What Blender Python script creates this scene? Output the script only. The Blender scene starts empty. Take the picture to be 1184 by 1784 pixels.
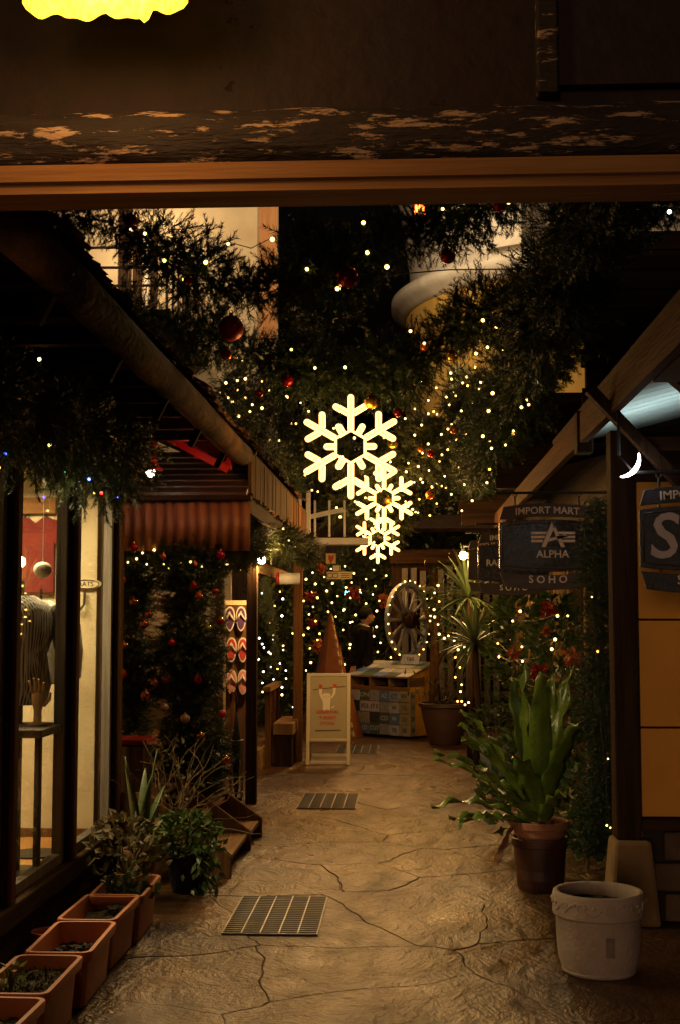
import bpy, bmesh, math, random
import numpy as np
from mathutils import Vector, Matrix, Euler
R = math.radians
random.seed(7); rng = np.random.default_rng(7)
sc = bpy.context.scene
C = sc.collection
# ---------------------------------------------------------------- camera
F = 2290.0; CAMZ = 1.55
YAW = math.atan(113 / F); PITCH = math.atan(183 / F)
cam_d = bpy.data.cameras.new('camera'); cam = bpy.data.objects.new('camera', cam_d); C.objects.link(cam)
cam.location = (0, 0, CAMZ); cam.rotation_euler = (math.pi / 2 + PITCH, 0, YAW)
cam_d.sensor_fit = 'VERTICAL'; cam_d.sensor_height = 24; cam_d.sensor_width = 24; cam_d.lens = F / 1784 * 24
cam_d.clip_start = 0.05; cam_d.clip_end = 600
sc.camera = cam
# ---------------------------------------------------------------- world, low warm light standing in for unseen street lamps, exposure
w = bpy.data.worlds.new('World'); sc.world = w; w.use_nodes = True
nt = w.node_tree; bg = nt.nodes['Background']
sky = nt.nodes.new('ShaderNodeTexSky'); sky.sky_type = 'NISHITA'; sky.sun_disc = False
sky.sun_elevation = R(-4); sky.sun_rotation = R(194); sky.altitude = 0
nt.links.new(sky.outputs[0], bg.inputs[0]); bg.inputs[1].default_value = 0.05
sd = bpy.data.lights.new('street_light_sun', 'SUN'); sd.energy = 0.2; sd.angle = R(14); sd.color = (1.0, 0.60, 0.34)
street_light_sun = bpy.data.objects.new('street_light_sun', sd); C.objects.link(street_light_sun); street_light_sun.rotation_euler = (R(86), 0, R(-12)); street_light_sun.location = (0, 0, 20)
sc.view_settings.view_transform = 'Standard'; sc.view_settings.look = 'None'
sc.view_settings.exposure = 0.9; sc.view_settings.gamma = 1.0
sc.render.engine = 'CYCLES'
cy = sc.cycles
cy.use_denoising = True
try: cy.denoiser = 'OPENIMAGEDENOISE'
except Exception: pass
cy.use_light_tree = True; cy.max_bounces = 7; cy.diffuse_bounces = 3; cy.glossy_bounces = 3
cy.transparent_max_bounces = 12; cy.sample_clamp_indirect = 2.0; cy.sample_clamp_direct = 0
cy.caustics_reflective = False; cy.caustics_refractive = False; cy.blur_glossy = 0.5

# ---------------------------------------------------------------- pixel helpers: a pixel gives a direction, the plane gives the distance
_fw = Vector((-math.sin(YAW) * math.cos(PITCH), math.cos(YAW) * math.cos(PITCH), math.sin(PITCH)))
_rt = Vector((math.cos(YAW), math.sin(YAW), 0)); _up = _rt.cross(_fw)
def ray(px, py): return _fw + _rt * ((px - 592) / F) + _up * ((892 - py) / F)
def P(px, py, Y):
    d = ray(px, py); t = Y / d.y
    return Vector((d.x * t, Y, CAMZ + d.z * t))
def G(px, py, z=0.0):
    d = ray(px, py); t = (z - CAMZ) / d.z
    return Vector((d.x * t, d.y * t, z))
def PX(px, py, X):
    d = ray(px, py); t = X / d.x
    return Vector((X, d.y * t, CAMZ + d.z * t))

# ---------------------------------------------------------------- materials
MATS = {}
def nodes_of(name):
    m = bpy.data.materials.new(name); m.use_nodes = True
    n = m.node_tree; b = n.nodes['Principled BSDF']
    return m, n, b
def N(n, typ, **kw):
    x = n.nodes.new(typ)
    for k, v in kw.items():
        if k in x.inputs: x.inputs[k].default_value = v
        else: setattr(x, k, v)
    return x
def ramp(n, stops):
    r = n.nodes.new('ShaderNodeValToRGB'); e = r.color_ramp.elements
    while len(e) < len(stops): e.new(0.5)
    for i, (p, c) in enumerate(stops):
        e[i].position = p; e[i].color = (*c, 1) if len(c) == 3 else c
    return r
def mat(name, col, col2=None, rough=0.6, scale=8, stretch=(1, 1, 1), bump=0.15, metal=0.0, detail=5, spec=0.5, island=0.0, coord='Object', bscale=None, contrast=(0.3, 0.7), coat=0.0, trans=0.0):
    if name in MATS: return MATS[name]
    m, n, b = nodes_of(name); L = n.links.new
    tc = N(n, 'ShaderNodeTexCoord'); mp = N(n, 'ShaderNodeMapping'); mp.inputs['Scale'].default_value = stretch
    if coord == 'World':
        g = N(n, 'ShaderNodeNewGeometry'); L(g.outputs['Position'], mp.inputs[0])
    else: L(tc.outputs[coord], mp.inputs[0])
    no = N(n, 'ShaderNodeTexNoise', Scale=scale, Detail=detail, Roughness=0.6); L(mp.outputs[0], no.inputs['Vector'])
    c2 = col2 or tuple(c * 0.6 for c in col)
    rp = ramp(n, [(contrast[0], c2), (contrast[1], col)]); L(no.outputs[0], rp.inputs[0])
    out = rp.outputs[0]
    if island:
        g2 = N(n, 'ShaderNodeNewGeometry'); mr = N(n, 'ShaderNodeMapRange'); mr.inputs[3].default_value = 1 - island; mr.inputs[4].default_value = 1 + island
        L(g2.outputs['Random Per Island'], mr.inputs[0])
        mx = N(n, 'ShaderNodeVectorMath', operation='SCALE'); L(out, mx.inputs[0]); L(mr.outputs[0], mx.inputs['Scale']); out = mx.outputs[0]
    L(out, b.inputs['Base Color'])
    b.inputs['Roughness'].default_value = rough; b.inputs['Metallic'].default_value = metal
    b.inputs['Specular IOR Level'].default_value = spec
    if coat: b.inputs['Coat Weight'].default_value = coat; b.inputs['Coat Roughness'].default_value = 0.1
    if bump:
        n2 = N(n, 'ShaderNodeTexNoise', Scale=bscale or scale * 4, Detail=4); L(mp.outputs[0], n2.inputs['Vector'])
        bp = N(n, 'ShaderNodeBump', Strength=bump, Distance=0.02); L(n2.outputs[0], bp.inputs['Height']); L(bp.outputs[0], b.inputs['Normal'])
        mr = N(n, 'ShaderNodeMapRange'); mr.inputs[3].default_value = max(0, rough - 0.12); mr.inputs[4].default_value = min(1, rough + 0.15)
        L(n2.outputs[0], mr.inputs[0]); L(mr.outputs[0], b.inputs['Roughness'])
    if trans:
        tr = N(n, 'ShaderNodeBsdfTranslucent'); L(out, tr.inputs[0]); ms = N(n, 'ShaderNodeMixShader'); ms.inputs[0].default_value = trans
        L(b.outputs[0], ms.inputs[1]); L(tr.outputs[0], ms.inputs[2]); L(ms.outputs[0], n.nodes['Material Output'].inputs[0])
    MATS[name] = m
    return m
def emit(name, col, s):
    if name in MATS: return MATS[name]
    m, n, b = nodes_of(name)
    b.inputs['Base Color'].default_value = (*[c * 0.5 for c in col], 1)
    b.inputs['Emission Color'].default_value = (*col, 1); b.inputs['Emission Strength'].default_value = s
    MATS[name] = m
    return m
def glassmat(name, tint=(1, 1, 1), rough=0.0, ior=1.5):
    if name in MATS: return MATS[name]
    m, n, b = nodes_of(name); L = n.links.new
    n.nodes.remove(b)
    t = N(n, 'ShaderNodeBsdfTransparent'); t.inputs[0].default_value = (*tint, 1)
    g = N(n, 'ShaderNodeBsdfGlossy'); g.inputs['Roughness'].default_value = rough
    lw = N(n, 'ShaderNodeLayerWeight'); lw.inputs[0].default_value = 0.5
    pw_ = N(n, 'ShaderNodeMath', operation='POWER'); pw_.inputs[1].default_value = 5; L(lw.outputs['Facing'], pw_.inputs[0]); fr = N(n, 'ShaderNodeMath', operation='MULTIPLY_ADD'); fr.inputs[1].default_value = 0.96; fr.inputs[2].default_value = 0.04; L(pw_.outputs[0], fr.inputs[0])
    ms = N(n, 'ShaderNodeMixShader'); L(fr.outputs[0], ms.inputs[0]); L(t.outputs[0], ms.inputs[1]); L(g.outputs[0], ms.inputs[2])
    L(ms.outputs[0], n.nodes['Material Output'].inputs[0])
    MATS[name] = m
    return m
def wood(name, col, col2, axis=2, rough=0.75, scale=6, bump=0.35):
    s = [14, 14, 14]; s[axis] = 0.9
    return mat(name, col, col2, rough=rough, scale=scale / 4, stretch=s, bump=bump, bscale=scale, coord='World', contrast=(0.32, 0.68), spec=0.06)

# ---------------------------------------------------------------- mesh helpers
class MB:
    def __init__(s): s.v = []; s.f = []; s.mi = []; s.cur = 0
    def add(s, vs, fs):
        o = len(s.v); s.v += [tuple(v) for v in vs]
        for f in fs: s.f.append(tuple(i + o for i in f)); s.mi.append(s.cur)
        return s
    def box(s, c, d, rz=0.0, top=1.0):
        x, y, z = d[0] / 2, d[1] / 2, d[2] / 2; co, si = math.cos(rz), math.sin(rz)
        vs = []
        for k, t in ((-1, 1.0), (1, top)):
            for sx, sy in ((-1, -1), (1, -1), (1, 1), (-1, 1)):
                a, b = sx * x * t, sy * y * t
                vs.append((c[0] + a * co - b * si, c[1] + a * si + b * co, c[2] + k * z))
        return s.add(vs, [(0, 3, 2, 1), (4, 5, 6, 7), (0, 1, 5, 4), (1, 2, 6, 5), (2, 3, 7, 6), (3, 0, 4, 7)])
    def bb(s, a, b):
        return s.box(((a[0] + b[0]) / 2, (a[1] + b[1]) / 2, (a[2] + b[2]) / 2), (abs(b[0] - a[0]), abs(b[1] - a[1]), abs(b[2] - a[2])))
    def beam(s, p0, p1, wd, ht, up=(0, 0, 1)):
        p0, p1 = Vector(p0), Vector(p1); d = (p1 - p0).normalized(); sd = d.cross(Vector(up))
        if sd.length < 1e-4: sd = d.cross(Vector((0, 1, 0)))
        sd.normalize(); u = sd.cross(d)
        vs = []
        for p in (p0, p1):
            for a, b in ((-1, -1), (1, -1), (1, 1), (-1, 1)): vs.append(p + sd * (a * wd / 2) + u * (b * ht / 2))
        return s.add(vs, [(0, 3, 2, 1), (4, 5, 6, 7), (0, 1, 5, 4), (1, 2, 6, 5), (2, 3, 7, 6), (3, 0, 4, 7)])
    def tube(s, pts, r, n=8, cap=True, closed=False):
        pts = [Vector(p) for p in pts]; k = len(pts); rs = r if isinstance(r, (list, tuple)) else [r] * k
        vs = []; ref = None
        for i, p in enumerate(pts):
            if closed: t = pts[(i + 1) % k] - pts[i - 1]
            else: t = pts[min(i + 1, k - 1)] - pts[max(i - 1, 0)]
            t = t.normalized() if t.length > 1e-9 else Vector((0, 0, 1))
            if ref is None:
                ref = t.orthogonal().normalized()
            ref = (ref - t * ref.dot(t)); ref = ref.normalized() if ref.length > 1e-6 else t.orthogonal().normalized()
            b = t.cross(ref)
            for j in range(n):
                a = 2 * math.pi * j / n; vs.append(p + (ref * math.cos(a) + b * math.sin(a)) * rs[i])
        fs = []
        for i in range(k if closed else k - 1):
            i2 = (i + 1) % k
            for j in range(n): fs.append((i * n + j, i * n + (j + 1) % n, i2 * n + (j + 1) % n, i2 * n + j))
        if cap and not closed: fs += [tuple(range(n))[::-1], tuple(range((k - 1) * n, k * n))]
        return s.add(vs, fs)
    def lathe(s, prof, c=(0, 0, 0), n=24, a0=0.0, a1=2 * math.pi, sx=1, sy=1):
        full = abs(a1 - a0 - 2 * math.pi) < 1e-6; m = n if full else n + 1; vs = []
        for (r, z) in prof:
            for j in range(m):
                a = a0 + (a1 - a0) * j / n; vs.append((c[0] + r * math.cos(a) * sx, c[1] + r * math.sin(a) * sy, c[2] + z))
        fs = []
        for i in range(len(prof) - 1):
            for j in range(n):
                j2 = (j + 1) % m; fs.append((i * m + j, i * m + j2, (i + 1) * m + j2, (i + 1) * m + j))
        return s.add(vs, fs)
    def ball(s, c, r, n=12, m=8, sq=(1, 1, 1)):
        c = Vector(c); vs = [c + Vector((0, 0, -r * sq[2]))]
        for i in range(1, m):
            a = -math.pi / 2 + math.pi * i / m
            for j in range(n):
                b = 2 * math.pi * j / n; vs.append(c + Vector((r * sq[0] * math.cos(a) * math.cos(b), r * sq[1] * math.cos(a) * math.sin(b), r * sq[2] * math.sin(a))))
        vs.append(c + Vector((0, 0, r * sq[2]))); fs = []
        for j in range(n): fs.append((0, 1 + (j + 1) % n, 1 + j))
        for i in range(m - 2):
            for j in range(n): fs.append((1 + i * n + j, 1 + i * n + (j + 1) % n, 1 + (i + 1) * n + (j + 1) % n, 1 + (i + 1) * n + j))
        L = len(vs) - 1
        for j in range(n): fs.append((L, 1 + (m - 2) * n + j, 1 + (m - 2) * n + (j + 1) % n))
        return s.add(vs, fs)
    def prism(s, poly, o, ux, uy, th):
        o, ux, uy = Vector(o), Vector(ux), Vector(uy); nrm = ux.cross(uy).normalized() * th; k = len(poly)
        a = [o + ux * x + uy * y for x, y in poly]; b = [p + nrm for p in a]
        fs = [tuple(range(k))[::-1], tuple(range(k, 2 * k))] + [(i, (i + 1) % k, k + (i + 1) % k, k + i) for i in range(k)]
        return s.add(a + b, fs)
    def strip(s, rows):
        n = len(rows[0]); vs = [v for r in rows for v in r]
        return s.add(vs, [(i * n + j, i * n + j + 1, (i + 1) * n + j + 1, (i + 1) * n + j) for i in range(len(rows) - 1) for j in range(n - 1)])
    def mesh(s, name):
        me = bpy.data.meshes.new(name); me.from_pydata(s.v, [], s.f); me.update(); return me
    def build(s, name, m, parent=None, smooth=False, bevel=0, sub=0, solid=0):
        me = s.mesh(name)
        for x in (m if isinstance(m, (list, tuple)) else [m]): me.materials.append(x)
        if max(s.mi or [0]) > 0: me.polygons.foreach_set('material_index', s.mi)
        return link(name, me, parent, smooth, bevel, sub, solid)
def link(name, me, parent=None, smooth=False, bevel=0, sub=0, solid=0):
    o = bpy.data.objects.new(name, me); C.objects.link(o)
    if smooth: me.polygons.foreach_set('use_smooth', [True] * len(me.polygons))
    if solid: md = o.modifiers.new('s', 'SOLIDIFY'); md.thickness = solid; md.offset = 0
    if bevel: md = o.modifiers.new('b', 'BEVEL'); md.width = bevel; md.segments = 2; md.limit_method = 'ANGLE'
    if sub: md = o.modifiers.new('u', 'SUBSURF'); md.levels = sub; md.render_levels = sub
    if parent is not None: adopt(o, parent)
    return o
def adopt(o, parent):
    # a thing's Empty stands at its base; parts keep world coordinates
    o.parent = parent
    if parent.get('_w', 0): o.matrix_parent_inverse = Matrix.Translation(-Vector(parent['_w']))
def root(name, loc, label, cat, group=None):
    o = bpy.data.objects.new(name, None); C.objects.link(o); o.location = loc; o.empty_display_size = 0.1
    o['_w'] = [float(x) for x in loc]
    tag(o, label, cat, group); return o
def tag(o, label=None, cat=None, group=None, kind=None):
    if label: o['label'] = label
    if cat: o['category'] = cat
    if group: o['group'] = group
    if kind: o['kind'] = kind
    return o
def copy_part(src, parent, loc=None, rot=None, scl=None, name=None):
    o = src.copy(); C.objects.link(o); o.parent = parent
    o.matrix_parent_inverse = Matrix.Identity(4)
    if parent is not None and parent.get('_w', 0): o.matrix_parent_inverse = Matrix.Translation(-Vector(parent['_w']))
    if loc is not None: o.location = loc
    if rot is not None: o.rotation_euler = rot
    if scl is not None: o.scale = scl if hasattr(scl, '__len__') else (scl,) * 3
    return o
class Rep:
    """alike pieces that share one mesh: first call makes it, the rest copy it"""
    def __init__(s, name, me, m): s.name = name; s.me = me; s.me.materials.append(m)
    def put(s, parent, loc, rot=(0, 0, 0), scl=1):
        o = bpy.data.objects.new(s.name, s.me); C.objects.link(o); o.location = loc; o.rotation_euler = rot
        o.scale = scl if hasattr(scl, '__len__') else (scl,) * 3
        if parent is not None:
            o.parent = parent
            if parent.get('_w', 0): o.matrix_parent_inverse = Matrix.Translation(-Vector(parent['_w']))
        return o
def lamp(kind, parent, loc, energy, col, size=0.05, rot=None, spot=None, blend=0.5):
    d = bpy.data.lights.new('light', kind); d.energy = energy; d.color = col
    if kind in ('POINT', 'SPOT'): d.shadow_soft_size = size
    if kind == 'AREA': d.shape = 'RECTANGLE'; d.size = size[0]; d.size_y = size[1]
    if spot: d.spot_size = spot; d.spot_blend = blend
    o = bpy.data.objects.new('light', d); C.objects.link(o); o.location = loc
    if rot: o.rotation_euler = rot
    if parent is not None:
        o.parent = parent; o.matrix_parent_inverse = Matrix.Translation(-Vector(parent['_w']))
    return o
def catmull(pts, per=10):
    pts = [Vector(p) for p in pts]; q = [2 * pts[0] - pts[1]] + pts + [2 * pts[-1] - pts[-2]]; out = []
    for i in range(1, len(q) - 2):
        a, b, c, d = q[i - 1:i + 3]
        for k in range(per):
            t = k / per
            out.append(0.5 * ((2 * b) + (c - a) * t + (2 * a - 5 * b + 4 * c - d) * t * t + (3 * b - a - 3 * c + d) * t ** 3))
    out.append(pts[-1]); return out
def np_mesh(name, tris, m, parent=None, smooth=False):
    """tris: (n,3,3) array of separate triangles"""
    tris = np.asarray(tris, dtype=np.float32); n = len(tris)
    me = bpy.data.meshes.new(name); me.vertices.add(n * 3); me.vertices.foreach_set('co', tris.reshape(-1))
    me.loops.add(n * 3); me.loops.foreach_set('vertex_index', np.arange(n * 3, dtype=np.int32))
    me.polygons.add(n); me.polygons.foreach_set('loop_start', np.arange(0, n * 3, 3, dtype=np.int32))
    me.update(); me.validate()
    for x in (m if isinstance(m, (list, tuple)) else [m]): me.materials.append(x)
    return link(name, me, parent, smooth)
def frame_from(d):
    d = d / np.linalg.norm(d); a = np.array([0, 0, 1.0]) if abs(d[2]) < 0.9 else np.array([1.0, 0, 0])
    u = np.cross(a, d); u /= np.linalg.norm(u); v = np.cross(d, u)
    return np.stack([u, v, d], axis=1)
# fir sprig: needles round a short stem along +Z, length 1
def make_sprig(seed, n=34):
    r = np.random.default_rng(seed); T = []
    for i in range(n):
        z = 0.08 + 0.9 * i / n; a = r.uniform(0, 2 * math.pi); l = 0.30 * (1.05 - 0.45 * z) * r.uniform(0.7, 1.2)
        o = np.array([math.cos(a), math.sin(a), 0.0]); tip = np.array([0, 0, z]) + o * l * 0.85 + np.array([0, 0, l * 0.65])
        s = np.cross(o, [0, 0, 1]) * 0.022
        b = np.array([0, 0, z]); T.append([b - s, b + s, tip])
    bend = r.uniform(-0.2, 0.2, 2)
    st = 0.02
    T.append([[-st, 0, 0], [st, 0, 0], [0, 0, 1]]); T.append([[0, -st, 0], [0, st, 0], [0, 0, 1]])
    T = np.array(T, dtype=float)
    T[..., 0] += bend[0] * T[..., 2] ** 2; T[..., 1] += bend[1] * T[..., 2] ** 2
    return T
SPRIGS = [make_sprig(i) for i in range(8)]
def garland_tris(pts, r, dens, seed, length=0.55, droop=0.0, flat=1.0):
    rg = np.random.default_rng(seed); c = np.array([list(p) for p in catmull(pts, 8)])
    seg = np.linalg.norm(np.diff(c, axis=0), axis=1); cum = np.concatenate([[0], np.cumsum(seg)]); Lt = cum[-1]
    rr = r if isinstance(r, (list, tuple)) else [r, r]
    out = []
    for k in range(int(Lt * dens)):
        s = rg.uniform(0, Lt); i = min(np.searchsorted(cum, s) - 1, len(c) - 2); i = max(i, 0)
        t = (s - cum[i]) / max(seg[i], 1e-6); p = c[i] * (1 - t) + c[i + 1] * t; tan = (c[i + 1] - c[i]) / max(seg[i], 1e-6)
        rad = np.interp(s / Lt, np.linspace(0, 1, len(rr)), rr) * (0.75 + 0.5 * (0.5 + 0.5 * math.sin(s * 9 + seed)) * rg.uniform(0.7, 1.2))
        o = rg.normal(size=3); o -= tan * o.dot(tan); o /= np.linalg.norm(o) + 1e-9
        o[2] -= droop; d = o + tan * rg.uniform(-0.9, 0.9) + rg.normal(size=3) * 0.25
        M = frame_from(d); L = rad * length * rg.uniform(0.7, 1.35)
        base = p + o * rad * rg.uniform(0.0, 0.72)
        S = SPRIGS[rg.integers(len(SPRIGS))] * np.array([L * 1.15, L * 1.15, L])
        a = rg.uniform(0, 6.28); ca, sa = math.cos(a), math.sin(a); S = S @ np.array([[ca, sa, 0], [-sa, ca, 0], [0, 0, 1]])
        out.append(S @ M.T + base)
    return np.concatenate(out)
def garland(name, pts, r, dens, seed, m, label, cat='garland', group=None, length=0.40, droop=0.0):
    o = np_mesh(name, garland_tris(pts, r, dens * (5.0 if Vector(pts[len(pts) // 2]).y < 11 else 3.4), seed, length, droop), m)
    return tag(o, label, cat, group)
def leaf_tris(n, pos_fn, size, seed, aspect=0.55, up=0.4):
    """n folded leaves, two triangles a side; pos_fn(rg)->(point, outward dir)"""
    rg = np.random.default_rng(seed); out = []
    for k in range(n):
        p, d = pos_fn(rg); d = np.asarray(d, float) + rg.normal(size=3) * 0.45; d[2] += up * rg.uniform(-1, 1)
        M = frame_from(d); L = size * rg.uniform(0.6, 1.3); W = L * aspect * 0.5; f = rg.uniform(0.05, 0.3) * W
        a = rg.uniform(0, 6.28); ca, sa = math.cos(a), math.sin(a)
        loc = np.array([[0, 0, 0], [W, f, L * 0.42], [0, 0, L], [-W, f, L * 0.42], [0, 0, L * 0.5]])
        loc = loc @ np.array([[ca, sa, 0], [-sa, ca, 0], [0, 0, 1]])
        q = loc @ M.T + np.asarray(p)
        out += [[q[0], q[1], q[4]], [q[1], q[2], q[4]], [q[0], q[4], q[3]], [q[4], q[2], q[3]]]
    return np.array(out)
def text_mesh(txt, size, ext=0.004, align='CENTER', squash=1.0):
    cu = bpy.data.curves.new('t', 'FONT'); cu.body = txt; cu.size = size; cu.extrude = ext; cu.align_x = align; cu.align_y = 'CENTER'; cu.resolution_u = 3
    cu.offset = 0.012 * size
    ob = bpy.data.objects.new('t', cu); C.objects.link(ob)
    dg = bpy.context.evaluated_depsgraph_get(); dg.update()
    me = bpy.data.meshes.new_from_object(ob.evaluated_get(dg)); bpy.data.objects.remove(ob); bpy.data.curves.remove(cu)
    return me
def text(name, txt, size, origin, ux, uy, m, parent, ext=0.003, bend=0.0, squash=1.0):
    """flat lettering: x along ux, y along uy, from origin; bend lifts the middle"""
    me = text_mesh(txt, size, ext); ux, uy = Vector(ux), Vector(uy); nz = ux.cross(uy); o = Vector(origin)
    for v in me.vertices:
        x, y, z = v.co.x * squash, v.co.y, v.co.z
        y -= bend * x * x
        v.co = o + ux * x + uy * y + nz * z
    me.materials.clear(); me.materials.append(m)
    return link(name, me, parent)
# ================================================================ materials in use
W_DARK = wood('wood_dark', (0.055, 0.03, 0.016), (0.02, 0.011, 0.007), 2)
W_DARKY = wood('wood_dark_lengthwise', (0.06, 0.032, 0.017), (0.022, 0.012, 0.008), 1)
W_DARKX = wood('wood_dark_crosswise', (0.06, 0.032, 0.017), (0.022, 0.012, 0.008), 0)
W_MID = wood('wood_brown', (0.17, 0.085, 0.035), (0.08, 0.038, 0.016), 2)
W_MIDY = wood('wood_brown_lengthwise', (0.085, 0.03, 0.009), (0.035, 0.013, 0.005), 1)
W_TAN = wood('wood_tan', (0.34, 0.21, 0.10), (0.2, 0.11, 0.05), 2)
W_TANX = wood('wood_tan_crosswise', (0.30, 0.16, 0.065), (0.19, 0.09, 0.035), 0, bump=0.2)
W_TANY = wood('wood_tan_lengthwise', (0.34, 0.21, 0.10), (0.2, 0.11, 0.05), 1)
W_GREY = wood('wood_weathered_grey', (0.22, 0.20, 0.18), (0.11, 0.10, 0.09), 2)
W_GREYX = wood('wood_weathered_grey_crosswise', (0.2, 0.18, 0.165), (0.1, 0.09, 0.08), 0)
W_PALE = wood('wood_pale_boards', (0.55, 0.58, 0.55), (0.38, 0.4, 0.37), 0, bump=0.15)
CREAM = mat('cream_plaster', (0.62, 0.54, 0.36), (0.38, 0.31, 0.18), rough=0.8, scale=1.6, bump=0.1, detail=8, coord='World', contrast=(0.25, 0.6))
PLASTER_BG = mat('beige_plaster', (0.6, 0.5, 0.33), (0.44, 0.35, 0.22), rough=0.85, scale=1.2, bump=0.1, coord='World')
OCHRE = mat('ochre_panel', (0.78, 0.36, 0.03), (0.68, 0.29, 0.025), rough=0.6, scale=2.5, bump=0.06, bscale=60, coord='World')
YELLOW = mat('yellow_stucco', (0.65, 0.42, 0.1), (0.5, 0.3, 0.07), rough=0.85, scale=2.2, stretch=(1, 1, 0.35), bump=0.2, coord='World')
WHITE_ST = mat('white_stucco', (0.72, 0.68, 0.62), (0.55, 0.5, 0.44), rough=0.8, scale=2, bump=0.1, coord='World')
TERRA = mat('terracotta_plastic', (0.50, 0.17, 0.07), (0.36, 0.12, 0.05), rough=0.55, scale=6, bump=0.06, contrast=(0.25, 0.7))
TERRA2 = mat('terracotta_clay', (0.36, 0.16, 0.085), (0.22, 0.1, 0.055), rough=0.75, scale=7, bump=0.15)
BROWNPOT = mat('brown_glazed_pot', (0.10, 0.05, 0.035), (0.05, 0.028, 0.02), rough=0.4, scale=5, bump=0.1)
STONEPOT = mat('pale_cement_pot', (0.50, 0.42, 0.37), (0.33, 0.26, 0.22), rough=0.8, scale=5, bump=0.25, bscale=50, detail=9, contrast=(0.2, 0.65))
STONEPOT_D = mat('dark_stamp', (0.16, 0.13, 0.11), (0.26, 0.21, 0.18), rough=0.85, scale=30, bump=0.1)
SOIL = mat('soil', (0.045, 0.03, 0.018), (0.015, 0.01, 0.007), rough=0.95, scale=30, bump=0.9, bscale=60)
SOIL_MOSS = mat('mossy_soil', (0.09, 0.075, 0.03), (0.03, 0.022, 0.012), rough=0.95, scale=22, bump=0.9, bscale=70)
FIR = mat('fir_needles', (0.042, 0.075, 0.026), (0.018, 0.038, 0.014), rough=0.5, scale=9, bump=0, island=0.5, coord='World', trans=0.2)
FIR_DULL = mat('fir_needles_olive', (0.075, 0.085, 0.03), (0.03, 0.042, 0.015), rough=0.5, scale=7, bump=0, island=0.5, coord='World', trans=0.2)
LEAF = mat('leaf_green', (0.075, 0.12, 0.03), (0.035, 0.07, 0.018), rough=0.4, scale=6, bump=0, island=0.45, coord='World', trans=0.25)
LEAF_DRY = mat('leaf_dry', (0.14, 0.11, 0.045), (0.07, 0.055, 0.025), rough=0.6, scale=6, bump=0, island=0.4, coord='World', trans=0.2)
FERN = mat('fern_frond', (0.16, 0.24, 0.03), (0.075, 0.14, 0.018), rough=0.24, scale=5, stretch=(1, 1, 1), bump=0.12, bscale=40, trans=0.2, coord='World')
RED_PAINT = mat('red_paint', (0.45, 0.02, 0.012), (0.3, 0.012, 0.01), rough=0.45, scale=6, bump=0.08)
METAL_D = mat('dark_iron', (0.06, 0.055, 0.05), (0.03, 0.028, 0.025), rough=0.5, scale=10, metal=0.7, bump=0.1)
STEEL = mat('galvanised_steel', (0.30, 0.29, 0.28), (0.18, 0.17, 0.16), rough=0.45, scale=12, metal=0.9, bump=0.08)
BLACK = mat('hollow_shade_black', (0.006, 0.005, 0.005), (0.003, 0.003, 0.003), rough=0.9, bump=0)  # near-black colour standing in for shade inside hollows
CLOTH_B = mat('black_cloth', (0.012, 0.012, 0.014), (0.006, 0.006, 0.007), rough=0.85, scale=40, bump=0.2)
WHITE_P = mat('white_paint', (0.75, 0.73, 0.68), (0.62, 0.6, 0.55), rough=0.5, scale=10, bump=0.05)
CREAM_P = mat('cream_paint', (0.72, 0.64, 0.42), (0.62, 0.54, 0.35), rough=0.5, scale=10, bump=0.05)
ROPE_ON = emit('lit_rope_light', (1.0, 0.6, 0.17), 1.8)
BULB_W = emit('lit_bulb_warm', (1.0, 0.60, 0.13), 4.8)
BULB_C = emit('lit_bulb_cool', (0.85, 0.85, 0.9), 5.0)
GLASS = glassmat('window_glass', (0.96, 0.95, 0.92))

# ---------------------------------------------------------------- ground and paving
def floor_mat():
    m, n, b = nodes_of('stamped_concrete'); L = n.links.new
    g = N(n, 'ShaderNodeNewGeometry'); mp = N(n, 'ShaderNodeMapping'); mp.inputs['Scale'].default_value = (1.25, 0.75, 1); L(g.outputs['Position'], mp.inputs[0])
    a = N(n, 'ShaderNodeTexNoise', Scale=1.5, Detail=6, Roughness=0.6); c = N(n, 'ShaderNodeTexNoise', Scale=4.5, Detail=7, Roughness=0.62, Distortion=0.6); d = N(n, 'ShaderNodeTexNoise', Scale=38, Detail=4)
    for x in (a, c, d): L(mp.outputs[0], x.inputs['Vector'])
    r1 = ramp(n, [(0.28, (0.034, 0.015, 0.0055)), (0.5, (0.08, 0.039, 0.014)), (0.72, (0.135, 0.073, 0.027))]); L(a.outputs[0], r1.inputs[0])
    r2 = ramp(n, [(0.25, (0.5, 0.47, 0.44)), (0.75, (1.15, 1.12, 1.1))]); L(c.outputs[0], r2.inputs[0])
    mx = N(n, 'ShaderNodeMix', data_type='RGBA', blend_type='MULTIPLY'); mx.inputs[0].default_value = 0.75; L(r1.outputs[0], mx.inputs[6]); L(r2.outputs[0], mx.inputs[7]); L(mx.outputs[2], b.inputs['Base Color'])
    rr = N(n, 'ShaderNodeMapRange'); rr.inputs[1].default_value = 0.25; rr.inputs[2].default_value = 0.75; rr.inputs[3].default_value = 0.52; rr.inputs[4].default_value = 0.2; L(a.outputs[0], rr.inputs[0]); L(rr.outputs[0], b.inputs['Roughness'])
    b.inputs['Specular IOR Level'].default_value = 0.34
    ad = N(n, 'ShaderNodeMath', operation='ADD'); L(c.outputs[0], ad.inputs[0]); sc2 = N(n, 'ShaderNodeMath', operation='MULTIPLY'); sc2.inputs[1].default_value = 0.16; L(d.outputs[0], sc2.inputs[0]); L(sc2.outputs[0], ad.inputs[1])
    bp = N(n, 'ShaderNodeBump', Strength=0.85, Distance=0.05); L(ad.outputs[0], bp.inputs['Height']); L(bp.outputs[0], b.inputs['Normal'])
    return m
FLOOR = floor_mat()
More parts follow.
